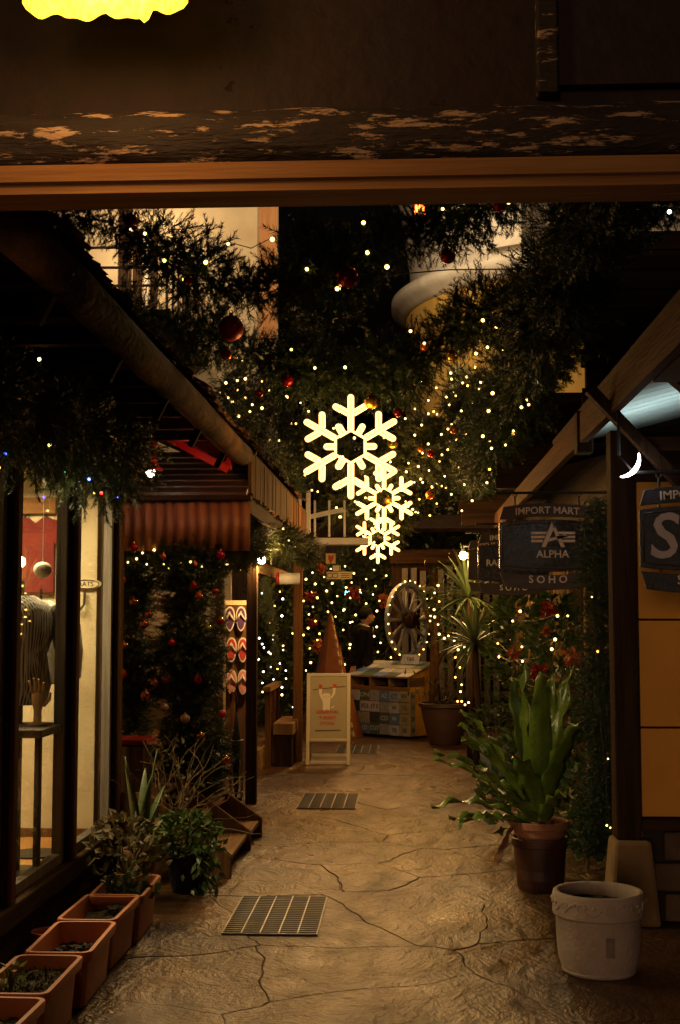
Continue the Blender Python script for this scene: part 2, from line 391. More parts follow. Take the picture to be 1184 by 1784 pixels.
JOINT = mat('joint_dirt', (0.03, 0.018, 0.01), (0.015, 0.01, 0.006), rough=0.9, scale=20, bump=0.3)
gmb = MB(); gmb.add([(-60, -30, -0.03), (60, -30, -0.03), (60, 120, -0.03), (-60, 120, -0.03)], [(0, 1, 2, 3)])
tag(gmb.build('ground', mat('ground_concrete', (0.12, 0.08, 0.05), rough=0.8, coord='World', scale=2)), kind='structure')
pv = MB(); pv.bb((-2.2, 1.0, -0.026), (1.9, 24, -0.008)); paving = tag(pv.build('paving', JOINT), kind='structure')
def clip(poly, a, nrm):
    out = []
    for i in range(len(poly)):
        p, q = poly[i], poly[(i + 1) % len(poly)]; dp = (p - a).dot(nrm); dq = (q - a).dot(nrm)
        if dp <= 0: out.append(p)
        if (dp < 0 < dq) or (dq < 0 < dp): out.append(p + (q - p) * (dp / (dp - dq)))
    return out
def wob(p):
    return Vector((p.x + 0.018 * math.sin(p.y * 9.1 + p.x * 5.3) + 0.008 * math.sin(p.y * 27 + p.x * 19), p.y + 0.022 * math.sin(p.x * 8.3 + p.y * 4.1) + 0.01 * math.sin(p.x * 23 - p.y * 17)))
def voronoi_stones():
    rs = random.Random(11); seeds = []
    y = 1.2; row = 0
    while y < 23.8:
        sx = 0.82; x = -2.2 + (row % 2) * 0.41
        while x < 2.1:
            seeds.append(Vector((x + rs.uniform(-0.38, 0.38), y + rs.uniform(-0.42, 0.42)))); x += sx
        y += 0.95; row += 1
    cells = []
    for s in seeds:
        poly = [Vector((-2.19, 1.01)), Vector((1.89, 1.01)), Vector((1.89, 23.99)), Vector((-2.19, 23.99))]
        for t in seeds:
            if t is not s and (t - s).length < 3.2: poly = clip(poly, (s + t) / 2, (t - s).normalized())
            if len(poly) < 3: break
        if len(poly) >= 3: cells.append(poly)
    return cells
for poly in voronoi_stones():
    c = sum(poly, Vector((0, 0))) / len(poly); ring = []
    gap = random.choice((0.001, 0.0015, 0.002, 0.005))
    for i in range(len(poly)):
        a, b = poly[i], poly[(i + 1) % len(poly)]; k = max(1, int((b - a).length / 0.07))
        for j in range(k):
            p = wob(a + (b - a) * (j / k)); ring.append(p - (p - c).normalized() * gap)
    n = len(ring); z = random.uniform(-0.0015, 0.0015); mb = MB()
    inn = [p - (p - c).normalized() * 0.004 for p in ring]
    vs = [(p.x, p.y, -0.02) for p in ring] + [(p.x, p.y, z - 0.002) for p in ring] + [(p.x, p.y, z) for p in inn]
    fs = [(i, (i + 1) % n, n + (i + 1) % n, n + i) for i in range(n)] + [(n + i, n + (i + 1) % n, 2 * n + (i + 1) % n, 2 * n + i) for i in range(n)] + [tuple(range(2 * n, 3 * n))]
    mb.add(vs, fs).build('flagstone', FLOOR, paving)
# drain gratings
GB = MB(); GB.bb((-0.23, -0.003, 0.0), (0.23, 0.003, 0.014))
def grating(y0, y1, xl, xr, label):
    r = root('drain_grating', ((xl + xr) / 2, (y0 + y1) / 2, 0.0), label, 'grating', 'drain gratings down the middle of the alley')
    mb = MB(); mb.bb((xl - 0.004, y0 - 0.004, 0.0022), (xr + 0.004, y1 + 0.004, 0.0038)); mb.build('pit_shade_sheet', BLACK, r)  # black sheet laid on the paving stands in for shade below the bars
    fr = MB(); z0, z1 = 0.004, 0.009
    for a, b in (((xl - 0.006, y0 - 0.006, z0), (xr + 0.006, y0, z1)), ((xl - 0.006, y1, z0), (xr + 0.006, y1 + 0.006, z1)), ((xl - 0.006, y0, z0), (xl, y1, z1)), ((xr, y0, z0), (xr + 0.006, y1, z1))): fr.bb(a, b)
    fr.build('frame', STEEL, r)
    me = MB().bb((xl, -0.006, 0.0041), (xr, 0.006, 0.008)).mesh('bar'); rp = Rep('cross_bar', me, mat('worn_iron', (0.16, 0.15, 0.14), (0.09, 0.085, 0.08), rough=0.5, metal=0.8, scale=14, bump=0.05))
    n = int((y1 - y0) / 0.041)
    for i in range(1, n): rp.put(r, (0, y0 + (y1 - y0) * i / n, 0))
    me = MB().bb((-0.0035, y0, 0.0085), (0.0035, y1, 0.011)).mesh('bearer'); rp = Rep('bearing_bar', me, STEEL)
    for i in range(1, 5): rp.put(r, (xl + (xr - xl) * i / 5, 0, 0))
for (a, b, lab) in ((G(388, 1628), G(557, 1565), 'nearest steel drain grating, wide and low beside the planters'), (G(518, 1409), G(613, 1384), 'middle drain grating set in the paving before the sandwich board'), (G(585, 1313), G(645, 1299), 'farthest drain grating half behind the sandwich board')):
    grating(a.y, b.y, a.x, a.x + 0.46, lab)

# ---------------------------------------------------------------- near portal: lintel, peeling beam, trim
def peel_mat(name, base, base2, flake, thr, scale, stretch):
    m, n, b = nodes_of(name); L = n.links.new
    g = N(n, 'ShaderNodeNewGeometry'); mp = N(n, 'ShaderNodeMapping'); mp.inputs['Scale'].default_value = stretch; L(g.outputs['Position'], mp.inputs[0])
    a = N(n, 'ShaderNodeTexNoise', Scale=scale, Detail=9, Roughness=0.72); c = N(n, 'ShaderNodeTexNoise', Scale=scale * 3, Detail=6); L(mp.outputs[0], a.inputs['Vector']); L(mp.outputs[0], c.inputs['Vector'])
    mask = ramp(n, [(thr, (0, 0, 0)), (thr + 0.03, (1, 1, 1))]); L(a.outputs[0], mask.inputs[0])
    r1 = ramp(n, [(0.3, base2), (0.7, base)]); L(c.outputs[0], r1.inputs[0])
    mx = N(n, 'ShaderNodeMix', data_type='RGBA'); L(mask.outputs[0], mx.inputs[0]); L(r1.outputs[0], mx.inputs[6]); mx.inputs[7].default_value = (*flake, 1); L(mx.outputs[2], b.inputs['Base Color'])
    b.inputs['Roughness'].default_value = 0.8
    ad = N(n, 'ShaderNodeMath', operation='SUBTRACT'); L(c.outputs[0], ad.inputs[0]); L(mask.outputs[0], ad.inputs[1])
    bp = N(n, 'ShaderNodeBump', Strength=0.7, Distance=0.012); L(ad.outputs[0], bp.inputs['Height']); L(bp.outputs[0], b.inputs['Normal'])
    return m
PEEL = peel_mat('peeling_black_beam', (0.018, 0.009, 0.006), (0.009, 0.005, 0.004), (0.36, 0.24, 0.15), 0.55, 7, (0.9, 3, 5))
PORTWALL = peel_mat('dark_rough_render', (0.016, 0.004, 0.0015), (0.008, 0.002, 0.001), (0.024, 0.007, 0.003), 0.66, 5, (1, 1, 1))
YP = 3.4
zt = P(592, 330, YP).z; zb = P(592, 278, YP).z; zw = P(592, 178, YP).z
r = root('portal_lintel', (0, YP, 0), 'dark lintel wall across the alley mouth with peeling beam and pale trim', 'portal')
mb = MB()
# trim with stepped moulding
prof = [(0, zt), (0, zt + 0.025), (-0.012, zt + 0.03), (-0.012, zt + 0.068), (0.004, zt + 0.075), (0.004, zb), (0.14, zb), (0.14, zt)]
mb.prism([(x, z) for x, z in prof], (-2.4, YP, 0), (0, 1, 0), (0, 0, 1), 4.9)
mb.build('trim_board', W_TANX, r)
# beam with a hewn, uneven face
mb = MB(); rows = []
rs = random.Random(3)
for iz in range(9):
    z = zb + 0.004 + (zw - zb) * iz / 8; row = []
    for ix in range(70):
        x = -2.4 + 4.9 * ix / 69
        y = YP + 0.05 - 0.045 * math.sin(math.pi * iz / 8) ** 0.5 + 0.008 * math.sin(x * 13 + iz) + rs.uniform(-0.005, 0.005)
        row.append((x, y, z + (rs.uniform(-0.006, 0.006) if 0 < iz < 8 else 0)))
    rows.append(row)
mb.strip(rows); mb.add([(-2.4, YP + 0.25, zb), (2.5, YP + 0.25, zb), (2.5, YP + 0.25, zw), (-2.4, YP + 0.25, zw)], [(0, 1, 2, 3)])
mb.build('beam', PEEL, r, smooth=True)
mb = MB(); mb.bb((-2.4, YP + 0.07, zw + 0.002), (2.5, YP + 0.25, 4.6)); mb.build('wall', PORTWALL, r)
a = P(935, 165, YP + 0.02); b = P(957, 20, YP + 0.02)
mb = MB(); mb.bb((a.x, YP + 0.01, a.z + 0.004), (b.x + 0.02, YP + 0.069, 4.6)); mb.build('post_stub', PEEL, r, bevel=0.006)
mb = MB(); mb.bb((b.x + 0.022, YP + 0.03, a.z + 0.03), (2.5, YP + 0.068, 4.6)); mb.build('side_panel', PORTWALL, r)
for x in (-2.3, 1.75):
    mb = MB(); mb.bb((x, YP + 0.02, 0), (x + 0.3, YP + 0.3, zt - 0.003)); mb.build('pillar', PORTWALL, r)
# flame-coloured lamp above
la, lb = P(30, 5, 3.15), P(322, 5, 3.15)
r = root('wall_lamp', ((la.x + lb.x) / 2, 3.15, la.z), 'glowing yellow lamp with ragged lower edge at top left', 'lamp')
mb = MB(); rows = []
for i in range(41):
    t = i / 40; x = la.x + (lb.x - la.x) * t
    dy = -0.035 * math.sin(math.pi * t)
    low = 0.03 - 0.056 * math.sin(math.pi * t) ** 0.45 - 0.016 * abs(math.sin(t * 11 + 0.5)) - 0.016 * (1 if 0.74 < t < 0.78 else 0) + 0.004 * math.sin(t * 41)
    rows.append([(x, 3.2 + dy, la.z + low), (x, 3.2 + dy * 1.05, la.z + 0.06), (x, 3.2 + dy * 0.9, la.z + 0.2), (x, 3.2 + dy * 0.6, la.z + 0.34)])
mb.strip(rows)
FLAME = nodes_of('lit_amber_glass')
FLAME[2].inputs['Base Color'].default_value = (0.6, 0.3, 0.05, 1); FLAME[2].inputs['Emission Strength'].default_value = 2.2
_n = N(FLAME[1], 'ShaderNodeTexNoise', Scale=22, Detail=3); _r = ramp(FLAME[1], [(0.3, (1, 0.34, 0.004)), (0.62, (1, 0.6, 0.04))]); FLAME[1].links.new(_n.outputs[0], _r.inputs[0]); FLAME[1].links.new(_r.outputs[0], FLAME[2].inputs['Emission Color'])
mb.build('shade', FLAME[0], r, smooth=True, solid=0.006)
mb = MB(); mb.bb((la.x + 0.05, 3.2, la.z + 0.0), (lb.x - 0.05, 3.23, la.z + 0.36)); mb.beam(((la.x + lb.x) / 2, 3.22, la.z + 0.3), ((la.x + lb.x) / 2, 3.48, la.z + 0.3), 0.05, 0.05); mb.build('back_plate', METAL_D, r)
lamp('POINT', r, ((la.x + lb.x) / 2, 2.95, la.z + 0.02), 9, (1, 0.5, 0.17), 0.1)
# ================================================================ left shop with the big windows
XW = -1.75; YE = 8.0
r = shop = root('shop_building', (XW, 5.5, 0), 'left shop with tall lit display windows behind the planters', 'shop')
mb = MB(); mb.bb((-4.3, 1.6, 0.0), (XW - 0.02, YE, 0.2)); mb.build('plinth', W_DARKY, r)
mb = MB(); mb.bb((XW - 0.09, 1.6, 0.2), (XW + 0.05, YE + 0.05, 0.30)); mb.build('sill', W_DARKY, r, bevel=0.012)
mb = MB(); mb.bb((-4.2, 1.7, 0.205), (XW - 0.095, YE - 0.17, 0.25)); mb.build('floor', mat('orange_floorboards', (0.42, 0.21, 0.06), (0.3, 0.14, 0.04), rough=0.4, scale=3, stretch=(6, 1, 1), coord='World'), r)
mb = MB(); mb.bb((-4.3, YE - 0.16, 0.2), (XW - 0.1, YE - 0.02, 2.75)); mb.build('end_wall', CREAM, r)
mb = MB(); mb.bb((-4.3, 1.6, 0.21), (-4.2, YE - 0.165, 2.75)); mb.build('back_wall', CREAM, r)
mb = MB(); mb.bb((-4.3, 1.55, 2.76), (XW - 0.02, YE, 2.82)); mb.build('ceiling', CREAM, r)
mb = MB(); mb.bb((-4.3, 1.5, 0.2), (XW - 0.02, 1.6, 2.75)); mb.build('front_end_wall', CREAM, r)
mb = MB(); mb.bb((XW - 0.06, 1.6, 2.40), (XW + 0.03, YE + 0.03, 2.86)); mb.build('header', W_DARKY, r)
# a baseboard on the end wall
mb = MB(); mb.bb((-4.19, YE - 0.175, 0.255), (XW - 0.11, YE - 0.162, 0.30)); mb.build('baseboard', W_MID, r)
ys = [PX(14, 1200, XW).y, PX(121, 1200, XW).y, PX(199, 1200, XW).y]
ys = [ys[0] - (ys[1] - ys[0]) * 2, ys[0] - (ys[1] - ys[0])] + ys
for i, y in enumerate(ys):
    mb = MB(); mb.bb((XW - 0.06, y - 0.06, 0.30), (XW + 0.02, y + 0.06, 2.40)); mb.build('window_post', W_DARK, r, bevel=0.008)
    mb = MB(); mb.bb((XW + 0.021, y - 0.035, 0.302), (XW + 0.045, y + 0.035, 2.40)); mb.build('post_cover', W_MID, r, bevel=0.006)
    if i < len(ys) - 1:
        y2 = ys[i + 1]; ya, yb = y + 0.06, y2 - 0.06
        fr = MB()
        for s in (ya, yb - 0.05): fr.bb((XW - 0.05, s, 0.302), (XW + 0.0, s + 0.05, 2.398))
        fr.bb((XW - 0.05, ya + 0.05, 0.302), (XW + 0.0, yb - 0.05, 0.35)); fr.bb((XW - 0.05, ya + 0.05, 2.35), (XW, yb - 0.05, 2.398))
        f = fr.build('window_sash', W_GREY, r)
        g = MB(); g.bb((XW - 0.030, ya + 0.05, 0.35), (XW - 0.024, yb - 0.05, 2.35)); g.build('pane', GLASS, r)
# the shop's lit ceiling lamp
rl = root('pendant_lamp', (-2.7, 6.0, 2.55), 'warm long lamp under the ceiling inside the left shop', 'lamp')
mb = MB(); mb.bb((-2.85, 5.3, 2.62), (-2.55, 6.9, 2.655)); mb.build('tray', METAL_D, rl)
mb = MB(); mb.tube([(-2.7, 5.35, 2.59), (-2.7, 6.85, 2.59)], 0.02, 10); mb.build('tube', emit('lit_shop_tube', (1, 0.8, 0.45), 14), rl)
mb = MB()
for y in (5.5, 6.7): mb.tube([(-2.7, y, 2.655), (-2.7, y, 2.76)], 0.006, 6)
mb.build('hanger', METAL_D, rl)
lamp('AREA', rl, (-2.45, 7.05, 2.56), 85, (1, 0.74, 0.36), (1.0, 0.5), (R(-18), 0, 0))
# things inside the window
c = P(75, 993, 6.7); rr_ = root('paper_ball', c, 'white paper ball hanging on a string in the left window', 'ornament')
mb = MB(); mb.ball(c, 0.047, 20, 14, (1, 1, 0.9))
mb.build('ball', mat('white_paper', (0.8, 0.78, 0.7), (0.7, 0.66, 0.55), rough=0.7, scale=20, bump=0.2), rr_, smooth=True)
mb = MB(); mb.tube([(c.x, c.y, c.z + 0.04), (c.x, c.y, 2.76)], 0.0025, 5); mb.build('string', WHITE_P, rr_)
def jacket(name, c, sc_, m, m2, label, cat, yaw=0.0):
    rj = root(name, c, label, cat); co, si = math.cos(yaw), math.sin(yaw)
    def T(x, y, z): return (c.x + (x * co - y * si) * sc_, c.y + (x * si + y * co) * sc_, c.z + z * sc_)
    mb = MB(); rows = []
    prof = [(0.0, 0.17, 0.11), (0.12, 0.18, 0.12), (0.3, 0.165, 0.11), (0.45, 0.2, 0.125), (0.56, 0.21, 0.12), (0.62, 0.16, 0.09), (0.66, 0.07, 0.06)]
    for z, a, b in prof: rows.append([T(a * math.cos(t) * (1 + 0.05 * math.sin(3 * t + z * 20)), b * math.sin(t) * (1 + 0.06 * math.sin(5 * t + z * 13)), z) for t in [2 * math.pi * k / 20 for k in range(21)]])
    mb.strip(rows); mb.build('torso', m, rj, smooth=True)
    for s in (-1, 1):
        mb = MB(); mb.tube([T(s * 0.17, 0, 0.58), T(s * 0.25, -0.01, 0.45), T(s * 0.28, -0.03, 0.25), T(s * 0.27, -0.08, 0.05)], [0.075 * sc_, 0.068 * sc_, 0.058 * sc_, 0.05 * sc_], 12); mb.build('sleeve', m2, rj, smooth=True)
    mb = MB(); mb.tube([T(0, 0, 0.66), T(0, 0, 0.75)], 0.012 * sc_, 8); mb.tube([T(0, 0, 0.0), T(0, 0, 0.25 - (c.z) / sc_ + 0.02)], 0.014, 8); mb.build('stand', METAL_D, rj)
    mb = MB(); mb.lathe([(0.0, 0.012), (0.15, 0.01), (0.15, 0.0)], (c.x, c.y, 0.251), 20); mb.build('foot', METAL_D, rj)
CHECK = bpy.data.materials.new('black_white_check'); CHECK.use_nodes = True
_n = CHECK.node_tree; _c = N(_n, 'ShaderNodeTexBrick'); _c.inputs['Color1'].default_value = (0.012, 0.014, 0.02, 1); _c.inputs['Color2'].default_value = (0.03, 0.03, 0.04, 1); _c.inputs['Mortar'].default_value = (0.6, 0.6, 0.58, 1); _c.inputs['Scale'].default_value = 24; _c.inputs['Mortar Size'].default_value = 0.06
_t = N(_n, 'ShaderNodeTexCoord'); _n.links.new(_t.outputs['Object'], _c.inputs[0]); _n.links.new(_c.outputs[0], _n.nodes['Principled BSDF'].inputs[0]); _n.nodes['Principled BSDF'].inputs['Roughness'].default_value = 0.85
WHITE_CL = mat('white_cloth', (0.7, 0.68, 0.62), (0.5, 0.47, 0.4), rough=0.9, scale=12, bump=0.3)
RED_CL = mat('red_cloth', (0.17, 0.015, 0.010), (0.1, 0.008, 0.006), rough=0.9, scale=10, bump=0.3)
DARK_CL = mat('charcoal_cloth', (0.03, 0.03, 0.036), (0.012, 0.012, 0.016), rough=0.9, scale=30, bump=0.3)
jacket('dressed_bust', Vector((P(38, 1120, 6.75).x, 6.75, 1.10)), 0.85, CHECK, DARK_CL, 'bust in dark checked jacket on a stand in the left window', 'mannequin', 0.6)
jacket('dressed_bust', Vector((P(70, 1120, 7.25).x, 7.25, 1.18)), 0.7, WHITE_CL, WHITE_CL, 'bust in white shirt behind the checked jacket in the window', 'mannequin', 0.3)
# red shirt pinned on the wall, framed print and plank shelf
c = P(60, 975, YE - 0.2); rr_ = root('red_shirt', c, 'dark red shirt hung flat on the end wall inside the window', 'shirt')
mb = MB(); mb.prism([(-0.12, -0.20), (0.12, -0.20), (0.12, 0.1), (0.2, 0.02), (0.25, 0.1), (0.13, 0.24), (0.05, 0.26), (0, 0.22), (-0.05, 0.26), (-0.13, 0.24), (-0.25, 0.1), (-0.2, 0.02), (-0.12, 0.1)], (c.x, YE - 0.165, c.z), (1, 0, 0), (0, 0, 1), 0.03); mb.build('cloth', RED_CL, rr_, bevel=0.006)
mb = MB(); mb.tube([(c.x - 0.1, YE - 0.18, c.z + 0.24), (c.x, YE - 0.18, c.z + 0.3), (c.x + 0.1, YE - 0.18, c.z + 0.24)], 0.005, 6); mb.build('hanger', METAL_D, rr_)
a, b = P(28, 895, YE - 0.2), P(97, 866, YE - 0.2)
mb = MB(); mb.bb((a.x, YE - 0.19, a.z), (b.x, YE - 0.165, b.z)); o = mb.build('wall_board', W_TANX, None, bevel=0.004); tag(o, 'plain tan board fixed on the cream wall above the red shirt', 'board')
# oval plaque with a hook
c = P(152, 1018, YE - 0.17); rr_ = root('oval_plaque', c, 'cream oval plaque with dark rim and hook in second window', 'plaque')
mb = MB(); mb.lathe([(0.0, 0.012), (0.085, 0.012), (0.09, 0.0)], (0, 0, 0), 28, sx=1, sy=0.36)
mb.v = [(c.x + x, YE - 0.165 - z, c.z + y) for x, y, z in mb.v]; mb.build('plate', CREAM_P, rr_)
mb = MB(); mb.tube([(c.x + 0.075 * math.cos(t), YE - 0.178, c.z + 0.026 * math.sin(t)) for t in [2 * math.pi * k / 28 for k in range(28)]], 0.003, 6, closed=True); mb.build('rim', W_DARK, rr_)
mb = MB(); mb.tube([(c.x - 0.01, YE - 0.18, c.z - 0.045), (c.x - 0.01, YE - 0.19, c.z - 0.12), (c.x - 0.03, YE - 0.2, c.z - 0.15), (c.x - 0.055, YE - 0.19, c.z - 0.13)], 0.008, 8); mb.build('hook', METAL_D, rr_)
text('lettering', 'RATS', 0.04, (c.x - 0.005, YE - 0.1775, c.z), (1, 0, 0), (0, 0, 1), W_DARK, rr_, ext=0.0008)
# low display table with wooden hand
t0 = P(62, 1268, 6.6); rr_ = root('display_table', (t0.x, 6.6, 0.25), 'grey topped low display table standing in the left window', 'table')
mb = MB(); mb.bb((t0.x - 0.42, 6.35, t0.z - 0.03), (t0.x + 0.10, 6.85, t0.z + 0.01)); mb.build('table_top', W_GREYX, rr_, bevel=0.006)
for sx in (-0.4, 0.06):
    for y in (6.38, 6.8): mb = MB(); mb.bb((t0.x + sx, y, 0.25), (t0.x + sx + 0.03, y + 0.03, t0.z - 0.031)); mb.build('leg', METAL_D, rr_)
h = P(62, 1198, 6.55); HANDW = mat('wooden_hand', (0.62, 0.42, 0.2), (0.5, 0.32, 0.14), rough=0.5, scale=8, bump=0.05)
rr_ = root('wooden_hand', (h.x, 6.6, t0.z + 0.01), 'pale jointed wooden hand on the display table', 'hand model')
mb = MB(); b0 = Vector((h.x, 6.6, t0.z + 0.011)); mb.lathe([(0, 0.0), (0.05, 0), (0.05, 0.012), (0.022, 0.02), (0.02, 0.07), (0.03, 0.11), (0.034, 0.16), (0.0, 0.175)], b0, 16, sx=1.0, sy=0.6)
for k, (dx, ln, an) in enumerate(((-0.026, 0.075, -0.15), (-0.009, 0.09, -0.03), (0.009, 0.085, 0.06), (0.026, 0.065, 0.2))):
    q = b0 + Vector((dx, 0, 0.16)); mb.tube([q, q + Vector((an * ln * .5, -0.012, ln * 0.5)), q + Vector((an * ln, -0.04, ln * 0.85))], [0.009, 0.008, 0.006], 8)
q = b0 + Vector((0.03, 0, 0.1)); mb.tube([q, q + Vector((0.03, -0.01, 0.03)), q + Vector((0.042, -0.025, 0.065))], [0.010, 0.009, 0.006], 8)
mb.build('hand', HANDW, rr_, smooth=True)

# ---------------------------------------------------------------- left eave roof with shingles, gutter and brackets
XE = -1.17
r = root('shingle_roof', (XE, 8, 2.7), 'dark shingled eave roof running over the left shops', 'roof')
mb = MB(); z0 = 2.83; mb.add([(XE, 3.72, z0), (XE, 14.6, z0), (-4.4, 14.6, z0 + 1.45), (-4.4, 3.72, z0 + 1.45), (XE, 3.72, z0 - 0.03), (XE, 14.6, z0 - 0.03), (-4.4, 14.6, z0 + 1.42), (-4.4, 3.72, z0 + 1.42)], [(0, 1, 2, 3), (7, 6, 5, 4), (0, 4, 5, 1), (1, 5, 6, 2), (2, 6, 7, 3), (3, 7, 4, 0)])
mb.build('sheathing', W_DARKY, r)
SH = mat('shingle', (0.15, 0.075, 0.035), (0.05, 0.026, 0.014), rough=0.8, scale=10, bump=0.5, island=0.2)
meshes = []
for k in range(5):
    rs = random.Random(k); m_ = MB(); pts = []
    n = 5
    vs = []
    for s in (0, 1):
        vs += [(0.0 + (0.025 * rs.uniform(-1, 1)), -0.11 + 0.22 * i / n, s * 0.016 + rs.uniform(-0.003, 0.003)) for i in range(n + 1)]
        vs += [(-0.34, -0.11, s * 0.016), (-0.34, 0.11, s * 0.016)]
    q = n + 3; top = [q + i for i in range(n + 1)] + [q + n + 2, q + n + 1]; bot = [i for i in range(n + 1)] + [n + 2, n + 1]
    fs = [tuple(top[::-1]), tuple(bot)] + [(bot[i], bot[(i + 1) % q], top[(i + 1) % q], top[i]) for i in range(q)]
    m_.add(vs, fs); meshes.append(Rep('shingle', m_.mesh('shingle'), SH))
sl = math.atan2(1.45, -XE + 0 - -4.4 - 0) if False else math.atan2(1.45, 4.4 + XE)
rs = random.Random(5)
for course in range(3):
    y = 3.85 + 0.11 * (course % 2); k = 0
    while y < 14.5:
        off = 0.05 - course * 0.26
        x = XE + off * math.cos(sl) * 1.0; z = z0 - off * math.sin(sl) + 0.012 + course * 0.013 * 0 + 0.004
        meshes[rs.randrange(5)].put(r, (x + rs.uniform(-0.02, 0.03), y, z + 0.006 * course), (rs.uniform(-0.05, 0.05), sl * 1.0 + 0.07, rs.uniform(-0.05, 0.05)))
        y += 0.228; k += 1
mb = MB(); mb.tube([(XE + 0.03, 3.75 + 0.68 * i, 2.685 + 0.006 * math.sin(i * 1.7)) for i in range(9)], 0.075, 14); mb.build('eave_log', mat('bark_log', (0.15, 0.075, 0.026), (0.012, 0.006, 0.003), rough=0.85, spec=0.08, scale=3.2, contrast=(0.38, 0.66), detail=9, stretch=(1, 0.6, 1), bump=0.5, bscale=30, coord='World'), r, smooth=True)
rp = Rep('bracket', MB().beam((0, 0, 0), (-0.05, 0, -0.10), 0.035, 0.035).mesh('bracket'), mat('near_black_wood', (0.012, 0.006, 0.003), (0.006, 0.003, 0.002), rough=0.9, spec=0.05))  # brackets take one even near-black wood tone
for i in range(5): rp.put(r, (XE + 0.0, 4.25 + 1.05 * i, 2.62))
mb = MB(); mb.bb((XW + 0.03, 3.72, 2.765), (XE - 0.02, 9.0, 2.785)); mb.build('soffit', W_DARKY, r)
rp = Rep('rafter', MB().bb((XW + 0.03, -0.03, 2.69), (XE - 0.1, 0.03, 2.764)).mesh('rafter'), W_DARKX)
for i in range(10): rp.put(r, (0, 3.9 + 0.5 * i, 0))

# ---------------------------------------------------------------- left porch shop beyond the stairs
r = porch = root('porch_shop', (-2.2, 11.5, 0), 'timber porch shop with corrugated awning beyond the stairs', 'shop')
ya = 9.2
z1 = P(320, 935, ya).z; z2 = P(320, 872, ya).z; z3 = P(320, 800, ya + 0.6).z
xr = P(436, 900, ya).x
CORR = mat('rusty_corrugated', (0.33, 0.13, 0.06), (0.15, 0.055, 0.03), rough=0.5, scale=3, stretch=(4, 4, 0.6), bump=0.15, coord='World')
mb = MB(); rows = []
nx = 120
for z in (z1 - 0.1, z2): rows.append([(-2.95 + (xr + 2.95) * i / nx, ya + 0.012 * math.cos(i * 2 * math.pi / 5), z) for i in range(nx + 1)])
mb.strip(rows); mb.build('corrugated_fascia', CORR, r, smooth=True, solid=0.003)
mb = MB(); mb.bb((-2.95, ya - 0.05, z2), (xr + 0.01, ya + 0.06, z2 + 0.03)); mb.build('awning_edge', W_DARKX, r)
RIB = mat('ribbed_roof', (0.09, 0.065, 0.05), (0.04, 0.028, 0.022), rough=0.4, scale=4, bump=0.2)
nb = 7
for i in range(nb):
    a0 = Vector((0, ya - 0.04 + 0.62 * i / nb, z2 + 0.034 + (z3 - z2) * i / nb)); a1 = Vector((0, ya - 0.02 + 0.62 * (i + 1) / nb, z2 + 0.05 + (z3 - z2) * (i + 1) / nb))
    mb = MB(); mb.add([(-2.95, a0.y, a0.z), (xr - 0.02, a0.y, a0.z), (xr - 0.02, a1.y, a1.z), (-2.95, a1.y, a1.z), (-2.95, a0.y, a0.z + 0.022), (xr - 0.02, a0.y, a0.z + 0.022), (xr - 0.02, a1.y, a1.z + 0.005), (-2.95, a1.y, a1.z + 0.005)], [(0, 3, 2, 1), (4, 5, 6, 7), (0, 1, 5, 4), (1, 2, 6, 5), (2, 3, 7, 6), (3, 0, 4, 7)])
    mb.build('roof_course', RIB, r)
# red barge board and rafter ends
b0, b1 = P(205, 716, 9.0), P(398, 818, 9.0)
mb = MB(); mb.beam(b0 + Vector((-0.5, 0, 0.26)), b1, 0.05, 0.05); mb.build('barge_board', RED_PAINT, r)
mb = MB(); mb.beam(b0 + Vector((-0.5, 0.08, 0.36)), b1 + Vector((0.0, 0.08, 0.1)), 0.12, 0.1); mb.build('verge', W_DARKX, r)
for q in ((352, 786), (392, 806)):
    c = P(*q, 9.05); mb = MB(); mb.box(c, (0.1, 0.06, 0.11), 0); o = mb.build('rafter_end', RED_PAINT, r, bevel=0.006)
# plank side along the alley
xs = -1.10
rs = random.Random(8)
for i in range(46):
    y = 9.3 + i * 0.115; zt_ = 2.72 + rs.uniform(-0.01, 0.01)
    mb = MB(); mb.bb((xs - 0.012, y, 2.42 + rs.uniform(-0.015, 0.015)), (xs + 0.012 + rs.uniform(0, 0.008), y + 0.109, zt_)); mb.build('plank', W_MID, r)
mb = MB(); mb.bb((xs - 0.06, 9.25, 2.30), (xs - 0.014, 14.6, 2.44)); mb.build('wall_plate', W_DARKY, r)
mb = MB(); mb.bb((-3.0, 9.9, 2.44), (xs - 0.065, 14.6, 2.48)); mb.build('porch_ceiling', W_DARKX, r)
# posts, beam, deck, walls
pa = G(438, 1400); pb = G(519, 1325)
mb = MB(); mb.bb((pa.x - 0.045, pa.y - 0.045, 0), (pa.x + 0.045, pa.y + 0.045, 2.30)); mb.build('post', W_DARK, r, bevel=0.006)
mb = MB(); mb.bb((pb.x - 0.05, pb.y - 0.05, 0), (pb.x + 0.05, pb.y + 0.05, 2.30)); mb.build('post', W_MID, r, bevel=0.006)
mb = MB(); mb.bb((pa.x - 0.03, pa.y + 0.05, 1.93), (pa.x + 0.03, pb.y - 0.052, 2.03)); mb.build('tie_beam', W_TANY, r)
mb = MB(); mb.bb((-3.0, 9.45, 0), (-1.79, 14.4, 0.42)); mb.build('deck_base', W_DARK, r)
for i in range(14): mb = MB(); mb.bb((-3.0, 9.42 + i * 0.356, 0.424), (-1.75, 9.42 + i * 0.356 + 0.345, 0.45)); mb.build('deck_board', W_TANX if i % 2 else W_TANX, r)
mb = MB(); mb.bb((-3.1, 8.1, 0), (-3.0, 14.5, 2.44)); mb.build('back_wall', PLASTER_BG, r)
mb = MB(); mb.bb((-3.0, 13.2, 0.45), (-1.75, 13.3, 2.43)); mb.build('end_wall', PLASTER_BG, r)
